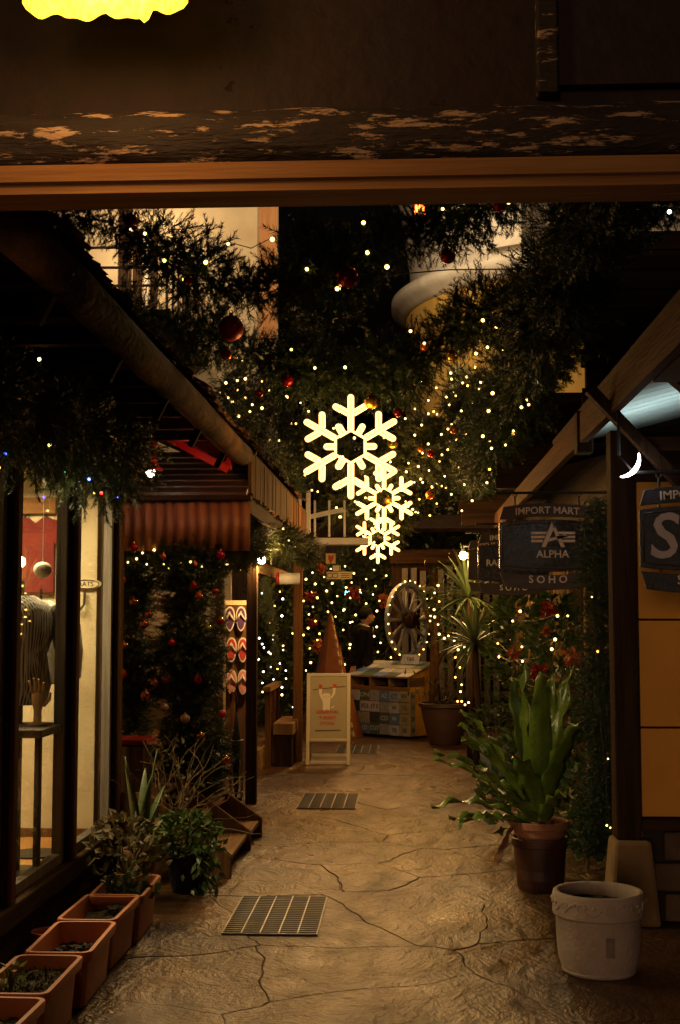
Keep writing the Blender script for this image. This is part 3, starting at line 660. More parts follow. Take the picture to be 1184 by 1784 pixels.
# shelves and goods inside, seen between the fir columns
rr_ = root('shelf_unit', (-2.2, 12.6, 0.45), 'open shelf unit with pale boxes behind the fir columns', 'shelf')
for z in (0.9, 1.3, 1.7): mb = MB(); mb.bb((-2.75, 12.5, z), (-1.8, 12.85, z + 0.03)); mb.build('shelf', W_MIDY, rr_)
for x in (-2.78, -1.8): mb = MB(); mb.bb((x, 12.5, 0.45), (x + 0.03, 12.85, 2.0)); mb.build('side', W_MIDY, rr_)
CARD = mat('cardboard', (0.42, 0.31, 0.19), (0.34, 0.24, 0.14), rough=0.8, scale=6, bump=0.05)
for k, (x, z, w_, h_, lab) in enumerate(((-2.6, 1.33, 0.32, 0.26, 'pale box at the left of the middle shelf'), (-2.2, 1.33, 0.26, 0.2, 'pale box at the right of the middle shelf'), (-2.45, 0.93, 0.4, 0.25, 'wide pale box on the bottom shelf'), (-2.5, 1.73, 0.3, 0.2, 'pale box on the top shelf'))):
    mb = MB(); mb.bb((x, 12.52, z + 0.001), (x + w_, 12.8, z + h_)); mb.bb((x - 0.006, 12.51, z + h_ - 0.05), (x + w_ + 0.006, 12.805, z + h_ + 0.008)); tag(mb.build('storage_box', CARD, None, bevel=0.004), lab, 'box', 'boxes on the porch shelf')
rl = root('porch_lamp', (-2.0, 12.0, 2.4), 'small warm ceiling lamp inside the timber porch shop', 'lamp')
mb = MB(); mb.lathe([(0.0, 0.0), (0.09, 0.0), (0.11, -0.05), (0.0, -0.06)], (-2.0, 12.0, 2.43), 16); mb.build('dome', emit('lit_porch_dome', (1, 0.7, 0.38), 6), rl)
lamp('POINT', rl, (-2.0, 12.0, 2.28), 6, (1, 0.66, 0.34), 0.1)
# bright bulb on the first post
c = P(456, 976, pa.y - 0.02); rl = root('post_lamp', c, 'bright bare bulb fixed beside the top of the dark porch post', 'lamp')
mb = MB(); mb.ball(c, 0.033, 16, 10); mb.build('bulb', emit('lit_post_bulb', (1, 0.85, 0.6), 90), rl, smooth=True)
mb = MB(); mb.tube([c + Vector((0, 0, 0.03)), c + Vector((0, 0, 0.07))], 0.02, 10); mb.beam(c + Vector((0, 0, 0.06)), (pa.x + 0.03, pa.y, c.z + 0.06), 0.02, 0.02); mb.build('socket', METAL_D, rl)
lamp('POINT', rl, c + Vector((0.04, -0.02, -0.05)), 38, (1, 0.55, 0.17), 0.05)
# red bell lamp
c = P(262, 826, 8.75); t_ = P(268, 768, 8.75)
rl = root('bell_lamp', c, 'red bell lamp hanging from the red barge board', 'lamp')
mb = MB(); mb.tube([(t_.x, t_.y, c.z + 0.12), (t_.x, t_.y, t_.z), (t_.x + 0.02, t_.y + 0.03, t_.z + 0.04), (t_.x + 0.02, 8.97, t_.z + 0.06)], 0.022, 10); mb.build('pipe', RED_PAINT, rl, smooth=True)
mb = MB(); mb.lathe([(0.02, 0.13), (0.03, 0.11), (0.045, 0.06), (0.075, 0.03), (0.078, 0.022), (0.04, 0.055), (0.02, 0.1)], (t_.x - 0.01, t_.y, c.z - 0.0), 20); mb.build('bell_shade', RED_PAINT, rl, smooth=True)
mb = MB(); mb.ball((t_.x - 0.015, t_.y - 0.01, c.z + 0.012), 0.032, 14, 10); mb.build('bulb', emit('lit_bell_bulb', (1, 0.85, 0.6), 16), rl, smooth=True)
lamp('POINT', rl, (t_.x + 0.25, t_.y - 0.12, c.z + 0.12), 0.8, (1, 0.12, 0.06), 0.03)
# ================================================================ stairs up to the porch
r = root('wooden_stairs', (-1.3, 8.7, 0), 'short wooden stairs from the alley up to the porch', 'stairs')
nf = G(452, 1457); nn = G(432, 1482); n0 = G(412, 1530)
def stringer(y, x0, m=W_MID):
    mb = MB(); mb.prism([(0.02, 0.0), (0.02, 0.13), (-0.50, 0.50), (-0.78, 0.50), (-0.78, 0.0)], (x0, y + 0.02, 0), (1, 0, 0), (0, 0, 1), 0.04); mb.build('stringer', m, r, bevel=0.004)
stringer(nf.y, nf.x); stringer(nn.y, nn.x); stringer(n0.y + 0.0, n0.x - 0.05)
for (ya_, yb_, x0) in ((nn.y + 0.022, nf.y - 0.022, nf.x), (n0.y + 0.022, nn.y - 0.022, nn.x)):
    for k in range(3):
        mb = MB(); mb.bb((x0 - 0.20 - 0.24 * k, ya_, 0.115 + 0.165 * k - 0.03), (x0 + 0.0 - 0.24 * k, yb_, 0.115 + 0.165 * k)); mb.build('tread', W_TANY, r, bevel=0.004)
        mb = MB(); mb.bb((x0 - 0.20 - 0.24 * k, ya_, max(0, 0.165 * k - 0.05)), (x0 - 0.18 - 0.24 * k, yb_, 0.115 + 0.165 * k - 0.032)); mb.build('riser', W_DARK, r)
mb = MB(); mb.bb((-2.9, 8.1, 0.0), (-1.84, 9.40, 0.44)); mb.build('landing', W_DARKX, r)

# ================================================================ terracotta trough planters
def rrect(w_, l_, rad, n=4):
    pts = []
    for cx, cy_, a in ((w_ / 2 - rad, l_ / 2 - rad, 0), (-w_ / 2 + rad, l_ / 2 - rad, 90), (-w_ / 2 + rad, -l_ / 2 + rad, 180), (w_ / 2 - rad, -l_ / 2 + rad, 270)):
        for k in range(n + 1): t = R(a + 90 * k / n); pts.append((cx + rad * math.cos(t), cy_ + rad * math.sin(t)))
    return pts
def loft(levels):
    mb = MB(); n = len(levels[0][0]); vs = []; fs = []
    for pts, z in levels: vs += [(x, y, z) for x, y in pts]
    for i in range(len(levels) - 1):
        for j in range(n): fs.append((i * n + j, i * n + (j + 1) % n, (i + 1) * n + (j + 1) % n, (i + 1) * n + j))
    fs.append(tuple(range(n))[::-1]); fs.append(tuple(range((len(levels) - 1) * n, len(levels) * n)))
    return mb.add(vs, fs)
H = 0.235; PL = 0.545
body = loft([(rrect(0.2, PL - 0.09, 0.03), 0.012), (rrect(0.225, PL - 0.05, 0.035), H - 0.04), (rrect(0.262, PL - 0.01, 0.04), H - 0.038), (rrect(0.27, PL, 0.042), H - 0.006), (rrect(0.264, PL - 0.006, 0.04), H), (rrect(0.232, PL - 0.038, 0.03), H), (rrect(0.222, PL - 0.05, 0.03), H - 0.03), (rrect(0.20, PL - 0.07, 0.028), H - 0.09)])
bodyR = Rep('trough', body.mesh('trough'), TERRA)
for p in bodyR.me.polygons: p.use_smooth = True
bodyR.me.set_sharp_from_angle(angle=R(40))
footR = Rep('foot', MB().box((0, 0, 0.006), (0.17, 0.05, 0.012)).mesh('foot'), TERRA)
def soil_mesh(w_, l_, z, amp, seed):
    rs = random.Random(seed); mb = MB(); rows = []
    for i in range(21): rows.append([(-w_ / 2 + w_ * j / 9, -l_ / 2 + l_ * i / 20, z + rs.uniform(-amp, amp)) for j in range(10)])
    return mb.strip(rows).mesh('soil')
far = [6.81, 6.33, 5.77, 5.20, 4.63]
labs = ['farthest orange trough planter, filled with low leafy plants', 'second farthest orange trough planter with a dark clod on bare soil', 'middle orange trough planter, soil low and nearly empty', 'fourth orange trough planter, mossy soil with a small sprouting weed', 'nearest orange trough planter, cut off by the picture corner']
rots = [0.02, -0.015, 0.02, 0.0, -0.03]
planters = []
for i, y1 in enumerate(far):
    cx = -1.385 + (0.01, -0.005, 0.01, 0, 0.004)[i]; cyy = y1 - PL / 2
    rt = root('trough_planter', (cx, cyy, 0), labs[i], 'planter', 'terracotta coloured trough planters in a row'); rt['_w'] = [0, 0, 0]; del rt['_w']
    rt.rotation_euler.z = rots[i]
    bodyR.put(rt, (0, 0, 0))
    for s in (-1, 1): footR.put(rt, (0, s * 0.17, 0))
    so = bpy.data.objects.new('soil', soil_mesh(0.2, PL - 0.07, H - (0.06, 0.07, 0.085, 0.05, 0.065)[i], 0.008, i)); so.data.materials.append(SOIL_MOSS if i in (1, 3, 4) else SOIL); C.objects.link(so); so.parent = rt
    planters.append((cx, cyy))
# clods and plants in the troughs
rs = random.Random(4)
def clod(c, s, label):
    mb = MB(); mb.ball(c, s, 12, 8, (1.2, 1, 0.7)); mb.v = [tuple(Vector(v) + Vector((rs.uniform(-1, 1), rs.uniform(-1, 1), rs.uniform(-1, 1))) * s * 0.22) for v in mb.v]
    tag(mb.build('soil_clod', SOIL), label, 'clod')
clod((planters[1][0] + 0.04, planters[1][1] + 0.15, H - 0.055), 0.045, 'dark clod of roots in the second farthest trough')
clod((planters[2][0] - 0.03, planters[2][1] - 0.02, H - 0.075), 0.05, 'dark broken soil clod in the middle trough')
clod((planters[2][0] + 0.03, planters[2][1] + 0.10, H - 0.075), 0.03, 'small dark soil clod at the far end of the middle trough')
def bush(name, c, rad, h, n, size, seed, m, label, cat='plant', aspect=0.6, stems=8, group=None):
    rt = root(name, c, label, cat, group); c = Vector(c)
    def pf(rg):
        a = rg.uniform(0, 6.28); q = math.sqrt(rg.uniform(0, 1)); z = rg.uniform(0.02, 1) ** 0.8
        k = q * rad * (0.45 + 0.75 * math.sin(math.pi * min(1, z * 0.85 + 0.15)))
        return (c.x + k * math.cos(a), c.y + k * math.sin(a), c.z + z * h), (math.cos(a), math.sin(a), 0.5)
    np_mesh('foliage', leaf_tris(n, pf, size, seed, aspect), m, rt)
    mb = MB(); rg = random.Random(seed)
    for k in range(stems):
        a = rg.uniform(0, 6.28); e = c + Vector((math.cos(a) * rad * 0.6, math.sin(a) * rad * 0.6, h * rg.uniform(0.6, 0.95)))
        mid = (c + e) / 2 + Vector((0, 0, h * 0.12)); mb.tube([c, mid, e], [0.006, 0.004, 0.002], 5)
    mb.build('stem', LEAF_DRY, rt)
    return rt
p0 = planters[0]; bush('creeping_plant', (p0[0], p0[1], H - 0.065), 0.12, 0.11, 120, 0.045, 3, LEAF, 'low creeping plant with round leaves in the farthest trough', aspect=0.85)
p3 = planters[3]; bush('weed', (p3[0] - 0.07, p3[1] - 0.02, H - 0.055), 0.04, 0.09, 26, 0.035, 5, mat('weed_green', (0.2, 0.26, 0.06), (0.12, 0.17, 0.04), rough=0.5, bump=0, island=0.3, trans=0.3), 'small pale green weed in the fourth trough', stems=4)
np_o = np_mesh('moss_tufts', leaf_tris(260, lambda rg: ((p3[0] + rg.uniform(-0.09, 0.09), p3[1] + rg.uniform(-0.23, 0.23), H - 0.05), (0, 0, 1)), 0.018, 9, 0.5), SOIL_MOSS); tag(np_o, 'brown mossy tufts over the soil of the fourth trough', 'moss', kind='stuff')
# small clay pot tucked behind
def pot(name, c, prof, m, label, cat='pot', n=28, soil_z=None, soil_r=None, group=None, square=False):
    rt = root(name, c, label, cat, group)
    mb = MB(); mb.lathe(prof, c, n); o = mb.build('body', m, rt, smooth=True); o.data.set_sharp_from_angle(angle=R(35))
    if soil_z:
        mb = MB(); rg = random.Random(len(label)); vs = [(c[0], c[1], c[2] + soil_z + 0.01)]; rows = []
        for k in range(1, 6): rows.append([(c[0] + soil_r * k / 5 * math.cos(6.2832 * j / 20), c[1] + soil_r * k / 5 * math.sin(6.2832 * j / 20), c[2] + soil_z + rg.uniform(-0.008, 0.01)) for j in range(20)])
        for rw in rows: rw.append(rw[0])
        mb.strip(rows); fs0 = len(mb.v); mb.add(vs + rows[0][:-1], [(0, 1 + (j + 1) % 20, 1 + j) for j in range(20)][::-1]); mb.build('soil', SOIL, rt)
    return rt
c = G(118, 1600, 0); pot('clay_pot', (-1.62, 6.05, 0), [(0.0, 0.0), (0.05, 0.0), (0.075, 0.1), (0.085, 0.1), (0.085, 0.125), (0.07, 0.125), (0.062, 0.09), (0.0, 0.085)], TERRA, 'small clay pot tucked between the troughs and the shop sill')
# ---------------------------------------------------------------- white cement pot, near right
c0 = G(1043, 1692); c0 = Vector((c0.x, c0.y, 0))
rt = root('flower_pot', c0, 'pale cement flower pot with moulded rose band in the right foreground', 'pot')
k = 0.198 / 0.2
prof = [(0.0, 0.0), (0.152, 0.0), (0.160, 0.006), (0.163, 0.014), (0.160, 0.018), (0.176, 0.06), (0.183, 0.12), (0.187, 0.24), (0.192, 0.246), (0.199, 0.25), (0.2005, 0.255), (0.2, 0.335), (0.197, 0.346), (0.19, 0.351), (0.176, 0.349), (0.17, 0.34), (0.165, 0.30), (0.163, 0.285)]
mb = MB(); mb.lathe(prof, c0, 56); o = mb.build('body', STONEPOT, rt, smooth=True); o.data.set_sharp_from_angle(angle=R(50))
mb = MB(); rows = []; rg = random.Random(2)
for q in range(0, 7): rows.append([(c0.x + 0.166 * q / 6 * math.cos(6.2832 * j / 24), c0.y + 0.166 * q / 6 * math.sin(6.2832 * j / 24), 0.292 + rg.uniform(-0.008, 0.008)) for j in range(25)])
mb.strip(rows); mb.build('soil', SOIL, rt)
def onpot(ang, z, d=0.0): return Vector((c0.x + (0.2 + d) * math.sin(ang), c0.y - (0.2 + d) * math.cos(ang), z))
for k_ in range(6):   # moulded rose and scrolling stems round the band
    a0 = -0.95 + k_ * 1.05
    mb = MB()
    for rad in (0.006, 0.013, 0.02): mb.tube([onpot(a0 + rad / 0.2 * math.cos(t), 0.30 + rad * math.sin(t)) for t in [6.2832 * j / 12 for j in range(12)]], 0.0042, 5, closed=True)
    mb.build('moulded_rose', STONEPOT, rt, smooth=True)
    mb = MB(); mb.tube([onpot(a0 + 0.13 + 0.75 * j / 18, 0.30 + 0.022 * math.sin(j / 18 * 6.2832)) for j in range(19)], 0.005, 6)
    mb.tube([onpot(a0 + 0.45 + 0.1 * math.cos(t), 0.303 + 0.018 * math.sin(t)) for t in [3.6 * j / 10 for j in range(11)]], 0.0045, 6)
    for q in (0.28, 0.52, 0.72): mb.ball(onpot(a0 + q, 0.305 + 0.01 * math.sin(q * 30)), 0.011, 8, 6, (1, 0.6, 0.6))
    mb.build('moulded_scroll', STONEPOT, rt, smooth=True)
mb = MB(); rows = []
for j in range(5):
    z = 0.10 + 0.085 * j / 4; rads = 0.1835 + (z - 0.12) * 0.034 + 0.0012; rows.append([(c0.x + rads * math.sin(t), c0.y - rads * math.cos(t), z) for t in [0.02 + 0.21 * q / 6 for q in range(7)]])
mb.strip(rows); mb.build('stamp', STONEPOT_D, rt)
# ---------------------------------------------------------------- bird's nest fern in terracotta pot
fc = G(938, 1548); fc = Vector((fc.x + 0.01, fc.y + 0.02, 0))
pot('outer_planter', (fc.x, fc.y, 0), [(0.0, 0.0), (0.125, 0.0), (0.132, 0.012), (0.152, 0.24), (0.163, 0.245), (0.166, 0.285), (0.158, 0.292), (0.15, 0.285), (0.138, 0.06), (0.0, 0.048)], mat('rust_brown_tub', (0.075, 0.024, 0.012), (0.02, 0.008, 0.005), rough=0.5, scale=5, stretch=(1, 1, 0.4), bump=0.25, contrast=(0.35, 0.7)), 'tall dark round tub under the fern pot', 'planter')
pot('fern_pot', (fc.x, fc.y, 0.05), [(0.0, 0.0), (0.10, 0.0), (0.118, 0.2), (0.135, 0.245), (0.145, 0.25), (0.152, 0.29), (0.168, 0.295), (0.172, 0.33), (0.165, 0.335), (0.15, 0.33), (0.142, 0.28), (0.0, 0.275)], TERRA2, 'wide rimmed terracotta pot holding the big fern', soil_z=0.30, soil_r=0.145)
rt = root('birds_nest_fern', (fc.x, fc.y, 0.36), "large bird's nest fern with broad upright wavy fronds", 'fern')
base = Vector((fc.x, fc.y, 0.36))
def frond(az, tilt, L, wd, curl, seed, m=FERN):
    rg = random.Random(seed); mb = MB(); rows = []
    dirh = Vector((math.cos(az), math.sin(az), 0)); side = Vector((-math.sin(az), math.cos(az), 0)); p = base + dirh * 0.03 + Vector((0, 0, -0.02)); ang = tilt; n = 18
    ph = rg.uniform(0, 6)
    for i in range(n + 1):
        t = i / n; d = dirh * math.sin(ang) + Vector((0, 0, 1)) * math.cos(ang); nrm = dirh * -math.cos(ang) + Vector((0, 0, 1)) * math.sin(ang)
        wv = wd * (0.22 + 0.78 * math.sin(math.pi * min(1, 0.08 + t * 0.92)) ** 0.75) if t < 0.97 else wd * 0.1
        row = []
        for j, u in enumerate((-1, -0.55, 0, 0.55, 1)):
            wav = 0.02 * math.sin(t * 26 + ph + (1.3 if u > 0 else 0)) * abs(u) ** 2 * (0.4 + t)
            row.append(p + side * (u * wv / 2) + nrm * (0.18 * wv * abs(u) + wav - 0.0))
        rows.append(row); p = p + d * (L / n); ang += curl / n * (0.4 + 1.2 * t)
    mb.strip(rows); return mb.build('frond', m, rt, smooth=True, solid=0.0012)
spec = [(3.05, 1.05, 0.62, 0.12, 1.0), (2.85, 0.75, 0.72, 0.13, 0.8), (3.3, 0.62, 0.75, 0.12, 0.9), (2.5, 0.55, 0.78, 0.13, 0.6), (3.6, 0.5, 0.72, 0.13, 0.7), (3.0, 0.38, 0.8, 0.14, 0.5), (4.3, 0.45, 0.62, 0.13, 0.8), (4.7, 0.16, 0.92, 0.14, 0.15), (2.0, 0.25, 0.9, 0.13, 0.3), (1.2, 0.25, 0.92, 0.13, 0.2), (0.6, 0.2, 0.95, 0.13, 0.15), (0.1, 0.3, 0.85, 0.12, 0.3), (5.2, 0.35, 0.72, 0.13, 0.5), (5.7, 0.3, 0.8, 0.12, 0.3), (3.4, 0.18, 0.95, 0.13, -0.35), (3.2, 1.3, 0.5, 0.11, 0.5), (3.55, 1.2, 0.5, 0.11, 0.8), (2.2, 0.9, 0.6, 0.12, 0.8), (4.0, 0.85, 0.55, 0.12, 0.7), (5.0, 0.7, 0.45, 0.1, 0.8)]
for i, a in enumerate(spec): frond(*a, seed=i)
mb = MB(); mb.ball(base + Vector((0, 0, 0.0)), 0.09, 14, 8, (1, 1, 0.7)); mb.v = [tuple(Vector(v) + Vector((random.uniform(-1, 1), random.uniform(-1, 1), random.uniform(-1, 1))) * 0.012) for v in mb.v]; mb.build('crown_base', LEAF_DRY, rt)
# dry orange leaf strips hanging from the fern pot
mb = MB(); q = Vector((fc.x - 0.17, fc.y - 0.12, 0.36)); mb.strip([[q + Vector((-0.012 - 0.012 * i - 0.006 * (i % 2), -0.006 * i, -0.022 * i)), q + Vector((0.012 - 0.011 * i + 0.008 * math.sin(i * 2.1), -0.012 * i, -0.022 * i + 0.008 * math.sin(i)))] for i in range(10)]); tag(mb.build('withered_leaf', mat('withered_orange', (0.17, 0.055, 0.012), (0.08, 0.025, 0.008), rough=0.6, scale=15, trans=0.2), None, solid=0.001), 'withered orange leaf hanging over the fern pot rim', 'leaf')
# ---------------------------------------------------------------- plants and clutter before the stairs
bc = G(322, 1560)
pot('glazed_pot', (bc.x, bc.y + 0.1, 0), [(0.0, 0.0), (0.085, 0.0), (0.115, 0.12), (0.125, 0.2), (0.135, 0.205), (0.135, 0.225), (0.12, 0.225), (0.11, 0.19), (0.0, 0.18)], mat('dark_blue_glaze', (0.012, 0.016, 0.05), (0.006, 0.008, 0.02), rough=0.2, scale=5, bump=0.05), 'dark blue glazed pot by the far end of the troughs', soil_z=0.19, soil_r=0.11)
bush('trailing_vine', (bc.x - 0.02, bc.y + 0.12, 0.19), 0.19, 0.24, 520, 0.045, 21, LEAF, 'trailing green vine spilling out of the dark blue pot', aspect=0.65, stems=14)
np_mesh('hanging_leaves', leaf_tris(160, lambda rg: ((bc.x + 0.11 + rg.normal() * 0.04, bc.y + 0.03 + rg.normal() * 0.1, rg.uniform(0.03, 0.3)), (0.3, -0.3, -1)), 0.055, 5, 0.5), LEAF, [o for o in C.objects if o.name.startswith('trailing_vine')][0])
bush('leafy_plant', (-1.5, 7.15, 0.12), 0.2, 0.35, 260, 0.06, 31, LEAF_DRY, 'olive leafy plant growing at the shop corner', stems=12)
# sansevieria
sb = Vector((-1.55, 7.75, 0.0)); pot('clay_pot', sb, [(0.0, 0.0), (0.07, 0.0), (0.1, 0.17), (0.11, 0.17), (0.11, 0.2), (0.095, 0.2), (0.085, 0.16), (0, 0.15)], TERRA2, 'round clay pot holding the sword shaped leaves by the shop corner', soil_z=0.16, soil_r=0.085)
rt = root('snake_plant', sb + Vector((0, 0, 0.16)), 'upright sword leaved plant beside the shop corner', 'plant')
SN = mat('snake_leaf', (0.1, 0.13, 0.055), (0.045, 0.075, 0.03), rough=0.4, scale=14, stretch=(1, 1, 5), bump=0.05)
for k_, (az, tl, L) in enumerate(((0.3, 0.1, 0.62), (1.6, 0.25, 0.5), (2.9, 0.12, 0.58), (4.4, 0.28, 0.55), (5.4, 0.2, 0.48), (0.9, 0.4, 0.4))):
    mb = MB(); rows = []; dh = Vector((math.cos(az), math.sin(az), 0)); sd_ = Vector((-math.sin(az), math.cos(az), 0))
    for i in range(11):
        t = i / 10; q = sb + Vector((0, 0, 0.15)) + dh * (0.03 + L * math.sin(tl) * t * t) + Vector((0, 0, L * t)); wv = 0.03 * (1 - t ** 4) + 0.002
        rows.append([q - sd_ * wv, q + dh * 0.008, q + sd_ * wv])
    mb.strip(rows); mb.build('leaf', SN, rt, smooth=True, solid=0.003)
# dry twiggy plant
tc_ = Vector((-1.42, 8.05, 0.0)); rt = root('twig_plant', tc_, 'tangled dry twigs rising in front of the wooden stairs', 'plant')
pot('clay_pot', tc_, [(0.0, 0.0), (0.08, 0.0), (0.11, 0.2), (0.12, 0.2), (0.12, 0.23), (0.1, 0.23), (0.09, 0.19), (0, 0.18)], BROWNPOT, 'dark pot holding the tangled dry twigs before the stairs', soil_z=0.19, soil_r=0.09)
mb = MB(); rs = random.Random(12)
for k_ in range(46):
    a = rs.uniform(0, 6.28); q = tc_ + Vector((0, 0, 0.2)); pts = [q]; d = Vector((math.cos(a) * 0.35, math.sin(a) * 0.35, 1)).normalized()
    for i in range(9):
        d = (d + Vector((rs.uniform(-.5, .5), rs.uniform(-.5, .5), rs.uniform(-.35, .3)))).normalized(); pts.append(pts[-1] + d * 0.075)
    mb.tube(pts, [0.004 - 0.0003 * i for i in range(10)], 4)
mb.build('twigs', mat('dry_twig', (0.22, 0.15, 0.07), (0.1, 0.06, 0.03), rough=0.8, scale=20, bump=0), rt)
np_mesh('dry_leaves', leaf_tris(120, lambda rg: ((tc_.x + rg.normal() * 0.11, tc_.y + rg.normal() * 0.11, 0.3 + rg.uniform(0, 0.5)), rg.normal(size=3)), 0.045, 8), LEAF_DRY, rt)
# pale crate with red lid next to the window corner
c = P(220, 1340, 8.25); rt = root('wooden_crate', (c.x, 8.3, 0.44), 'pale wooden crate with red top beside the shop corner', 'crate')
for dx in (-0.13, -0.045, 0.04): mb = MB(); mb.bb((c.x + dx, 8.2, 0.0), (c.x + dx + 0.08, 8.216, P(0, 1300, 8.2).z)); mb.build('board', W_TAN, rt)
mb = MB(); mb.bb((c.x - 0.15, 8.19, P(0, 1296, 8.2).z), (c.x + 0.14, 8.5, P(0, 1288, 8.2).z)); mb.build('lid', RED_PAINT, rt, bevel=0.003)
mb = MB(); mb.bb((c.x - 0.13, 8.217, 0), (c.x + 0.12, 8.48, P(0, 1301, 8.2).z - 0.01)); mb.build('carcass', W_DARK, rt)
# ================================================================ right side: ochre wall, timber post, stone base
YO = 6.9
r = root('ochre_building', (1.6, YO, 0), 'right shop front of ochre panels with dark timber post and stone base', 'building')
xl = P(1112, 1100, YO).x; xr_ = 3.6
zs_ = [P(1150, y, YO).z for y in (1425, 1268, 1080, 838)]
for i in range(3): mb = MB(); mb.bb((xl, YO, zs_[i] + 0.006), (xr_, YO + 0.06, zs_[i + 1] - 0.004)); mb.build('panel', OCHRE, r, bevel=0.004)
mb = MB(); mb.bb((xl, YO + 0.02, zs_[0]), (xr_, YO + 0.12, zs_[3])); mb.build('backing', W_DARK, r)
px0 = P(1066, 1100, YO - 0.03).x; px1 = P(1110, 1100, YO - 0.03).x
mb = MB(); mb.bb((px0, YO - 0.05, 0.42), (px1, YO + 0.10, 2.52)); mb.build('post', W_DARK, r, bevel=0.01)
mb = MB(); mb.bb((px1 + 0.002, YO - 0.04, zs_[0] - 0.06), (xr_, YO + 0.08, zs_[0] - 0.002)); mb.build('sill', W_DARKX, r, bevel=0.006)
mb = MB(); mb.bb((px1 + 0.002, YO - 0.02, zs_[3]), (xr_, YO + 0.08, 2.47)); mb.build('header', W_DARKX, r)
mb = MB(); mb.box(((px0 + px1) / 2 + 0.015, YO + 0.03, 0.21), (0.26, 0.3, 0.42), 0, top=0.72); mb.build('footing', mat('ochre_concrete', (0.3, 0.2, 0.09), (0.18, 0.11, 0.05), rough=0.85, scale=5, bump=0.3), r, bevel=0.02)
STN = mat('brown_stone', (0.16, 0.1, 0.055), (0.07, 0.042, 0.025), rough=0.8, scale=5, bump=0.5, island=0)
rs = random.Random(4); mb = MB(); mb.bb((px1 + 0.03, YO + 0.04, 0), (xr_, YO + 0.12, zs_[0] - 0.062)); mb.build('base_wall', JOINT, r)
z = 0.0
for row in range(3):
    h_ = (zs_[0] - 0.065) / 3; x = px1 + 0.06 - 0.1 * (row % 2) + 0.05
    while x < xr_ - 0.1:
        w_ = rs.uniform(0.16, 0.34); m_ = MB(); m_.box((x + w_ / 2, YO + 0.02, z + h_ / 2), (w_ - 0.016, 0.07 + rs.uniform(0, 0.03), h_ - 0.014), rs.uniform(-0.03, 0.03)); m_.build('stone', STN, r, bevel=0.014); x += w_
    z += h_
# shop wall beyond, parallel to the alley, with lit windows
r = root('side_shop', (1.35, 11, 0), 'right timber shop with lit windows behind the plants', 'shop')
XR = 1.34
mb = MB(); mb.bb((XR, 7.1, 0), (XR + 0.1, 16.5, 0.75)); mb.build('lower_wall', W_DARKY, r)
mb = MB(); mb.bb((XR, 8.7, 2.15), (XR + 0.1, 16.5, 2.7)); mb.build('header', W_DARKY, r)
for i in range(8):
    y = 8.75 + i * 1.0; mb = MB(); mb.bb((XR - 0.03, y - 0.05, 0.0), (XR + 0.08, y + 0.05, 2.3)); mb.build('post', wood('wood_honey', (0.42, 0.27, 0.11), (0.25, 0.14, 0.055), 2), r, bevel=0.006)
    mb = MB(); mb.bb((XR + 0.03, y + 0.05, 0.76), (XR + 0.036, y + 0.95, 2.14)); mb.build('pane', GLASS, r)
    mb = MB(); mb.bb((XR + 0.01, y + 0.46, 0.76), (XR + 0.05, y + 0.5, 2.14)); mb.build('mullion', W_MID, r)
mb = MB(); mb.bb((3.2, 7.1, 0), (3.3, 16.5, 3.1)); mb.build('back_wall', PLASTER_BG, r)
mb = MB(); mb.bb((XR + 0.11, 16.4, 0), (3.2, 16.5, 2.7)); mb.build('end_wall', PLASTER_BG, r)
mb = MB(); mb.bb((XR, 8.7, 2.705), (3.3, 16.5, 2.74)); mb.build('ceiling', W_DARKY, r)
rl = root('shop_ceiling_lamp', (2.2, 11.5, 2.6), 'warm ceiling lamp inside the right timber shop', 'lamp')
mb = MB(); mb.lathe([(0.0, 0.0), (0.1, 0.0), (0.13, -0.06), (0.0, -0.08)], (2.2, 11.5, 2.70), 16); mb.build('dome', emit('lit_right_dome', (1, 0.72, 0.4), 5), rl)
lamp('POINT', rl, (2.2, 11.0, 2.4), 14, (1, 0.62, 0.24), 0.1)

# right eave: fascia boards, shed roof, joists
XF = 1.0
r = root('timber_eave', (XF, 7, 2.5), 'brown timber eave with sloping board roof over the right shops', 'roof')
FZ0 = CAMZ + 0.975 * XF; FZ1 = FZ0 + 0.165
yj = XF * F / (1010 - 705)
mb = MB(); mb.bb((XF - 0.02, 3.72, FZ0), (XF + 0.025, yj - 0.14, FZ1)); mb.build('fascia_board', W_MIDY, r, bevel=0.004)
mb = MB(); mb.bb((XF - 0.02, yj + 0.08, FZ0 + 0.0), (XF + 0.025, 14.5, FZ1 - 0.01)); mb.build('fascia_board', W_MIDY, r, bevel=0.004)
mb = MB(); mb.bb((XF - 0.03, yj - 0.1, FZ0 - 0.05), (XF + 0.06, yj + 0.04, FZ1 + 0.02)); mb.build('hanger_post', W_DARK, r, bevel=0.006)
sl2 = 0.27
for i in range(26):
    y = 3.72 + i * 0.2; a = (XF + 0.03, y + 0.098, FZ1 - 0.02); b = (XF + 2.2, y + 0.098, FZ1 - 0.02 + 2.17 * sl2)
    mb = MB(); mb.beam(a, b, 0.186, 0.02); mb.build('roof_board', W_PALE, r)
mb = MB(); mb.beam((XF + 0.0, 6.3, FZ1 + 0.03), (XF + 2.2, 6.3, FZ1 + 0.03 + 2.2 * sl2), 5.2, 0.03); mb.build('roof_skin', W_DARK, r)
for y in (4.2, 5.2, 8.8): mb = MB(); mb.beam((XF + 0.03, y, FZ1 - 0.085), (XF + 2.2, y, FZ1 - 0.085 + 2.17 * sl2), 0.06, 0.11); mb.build('rafter', W_DARKX, r)
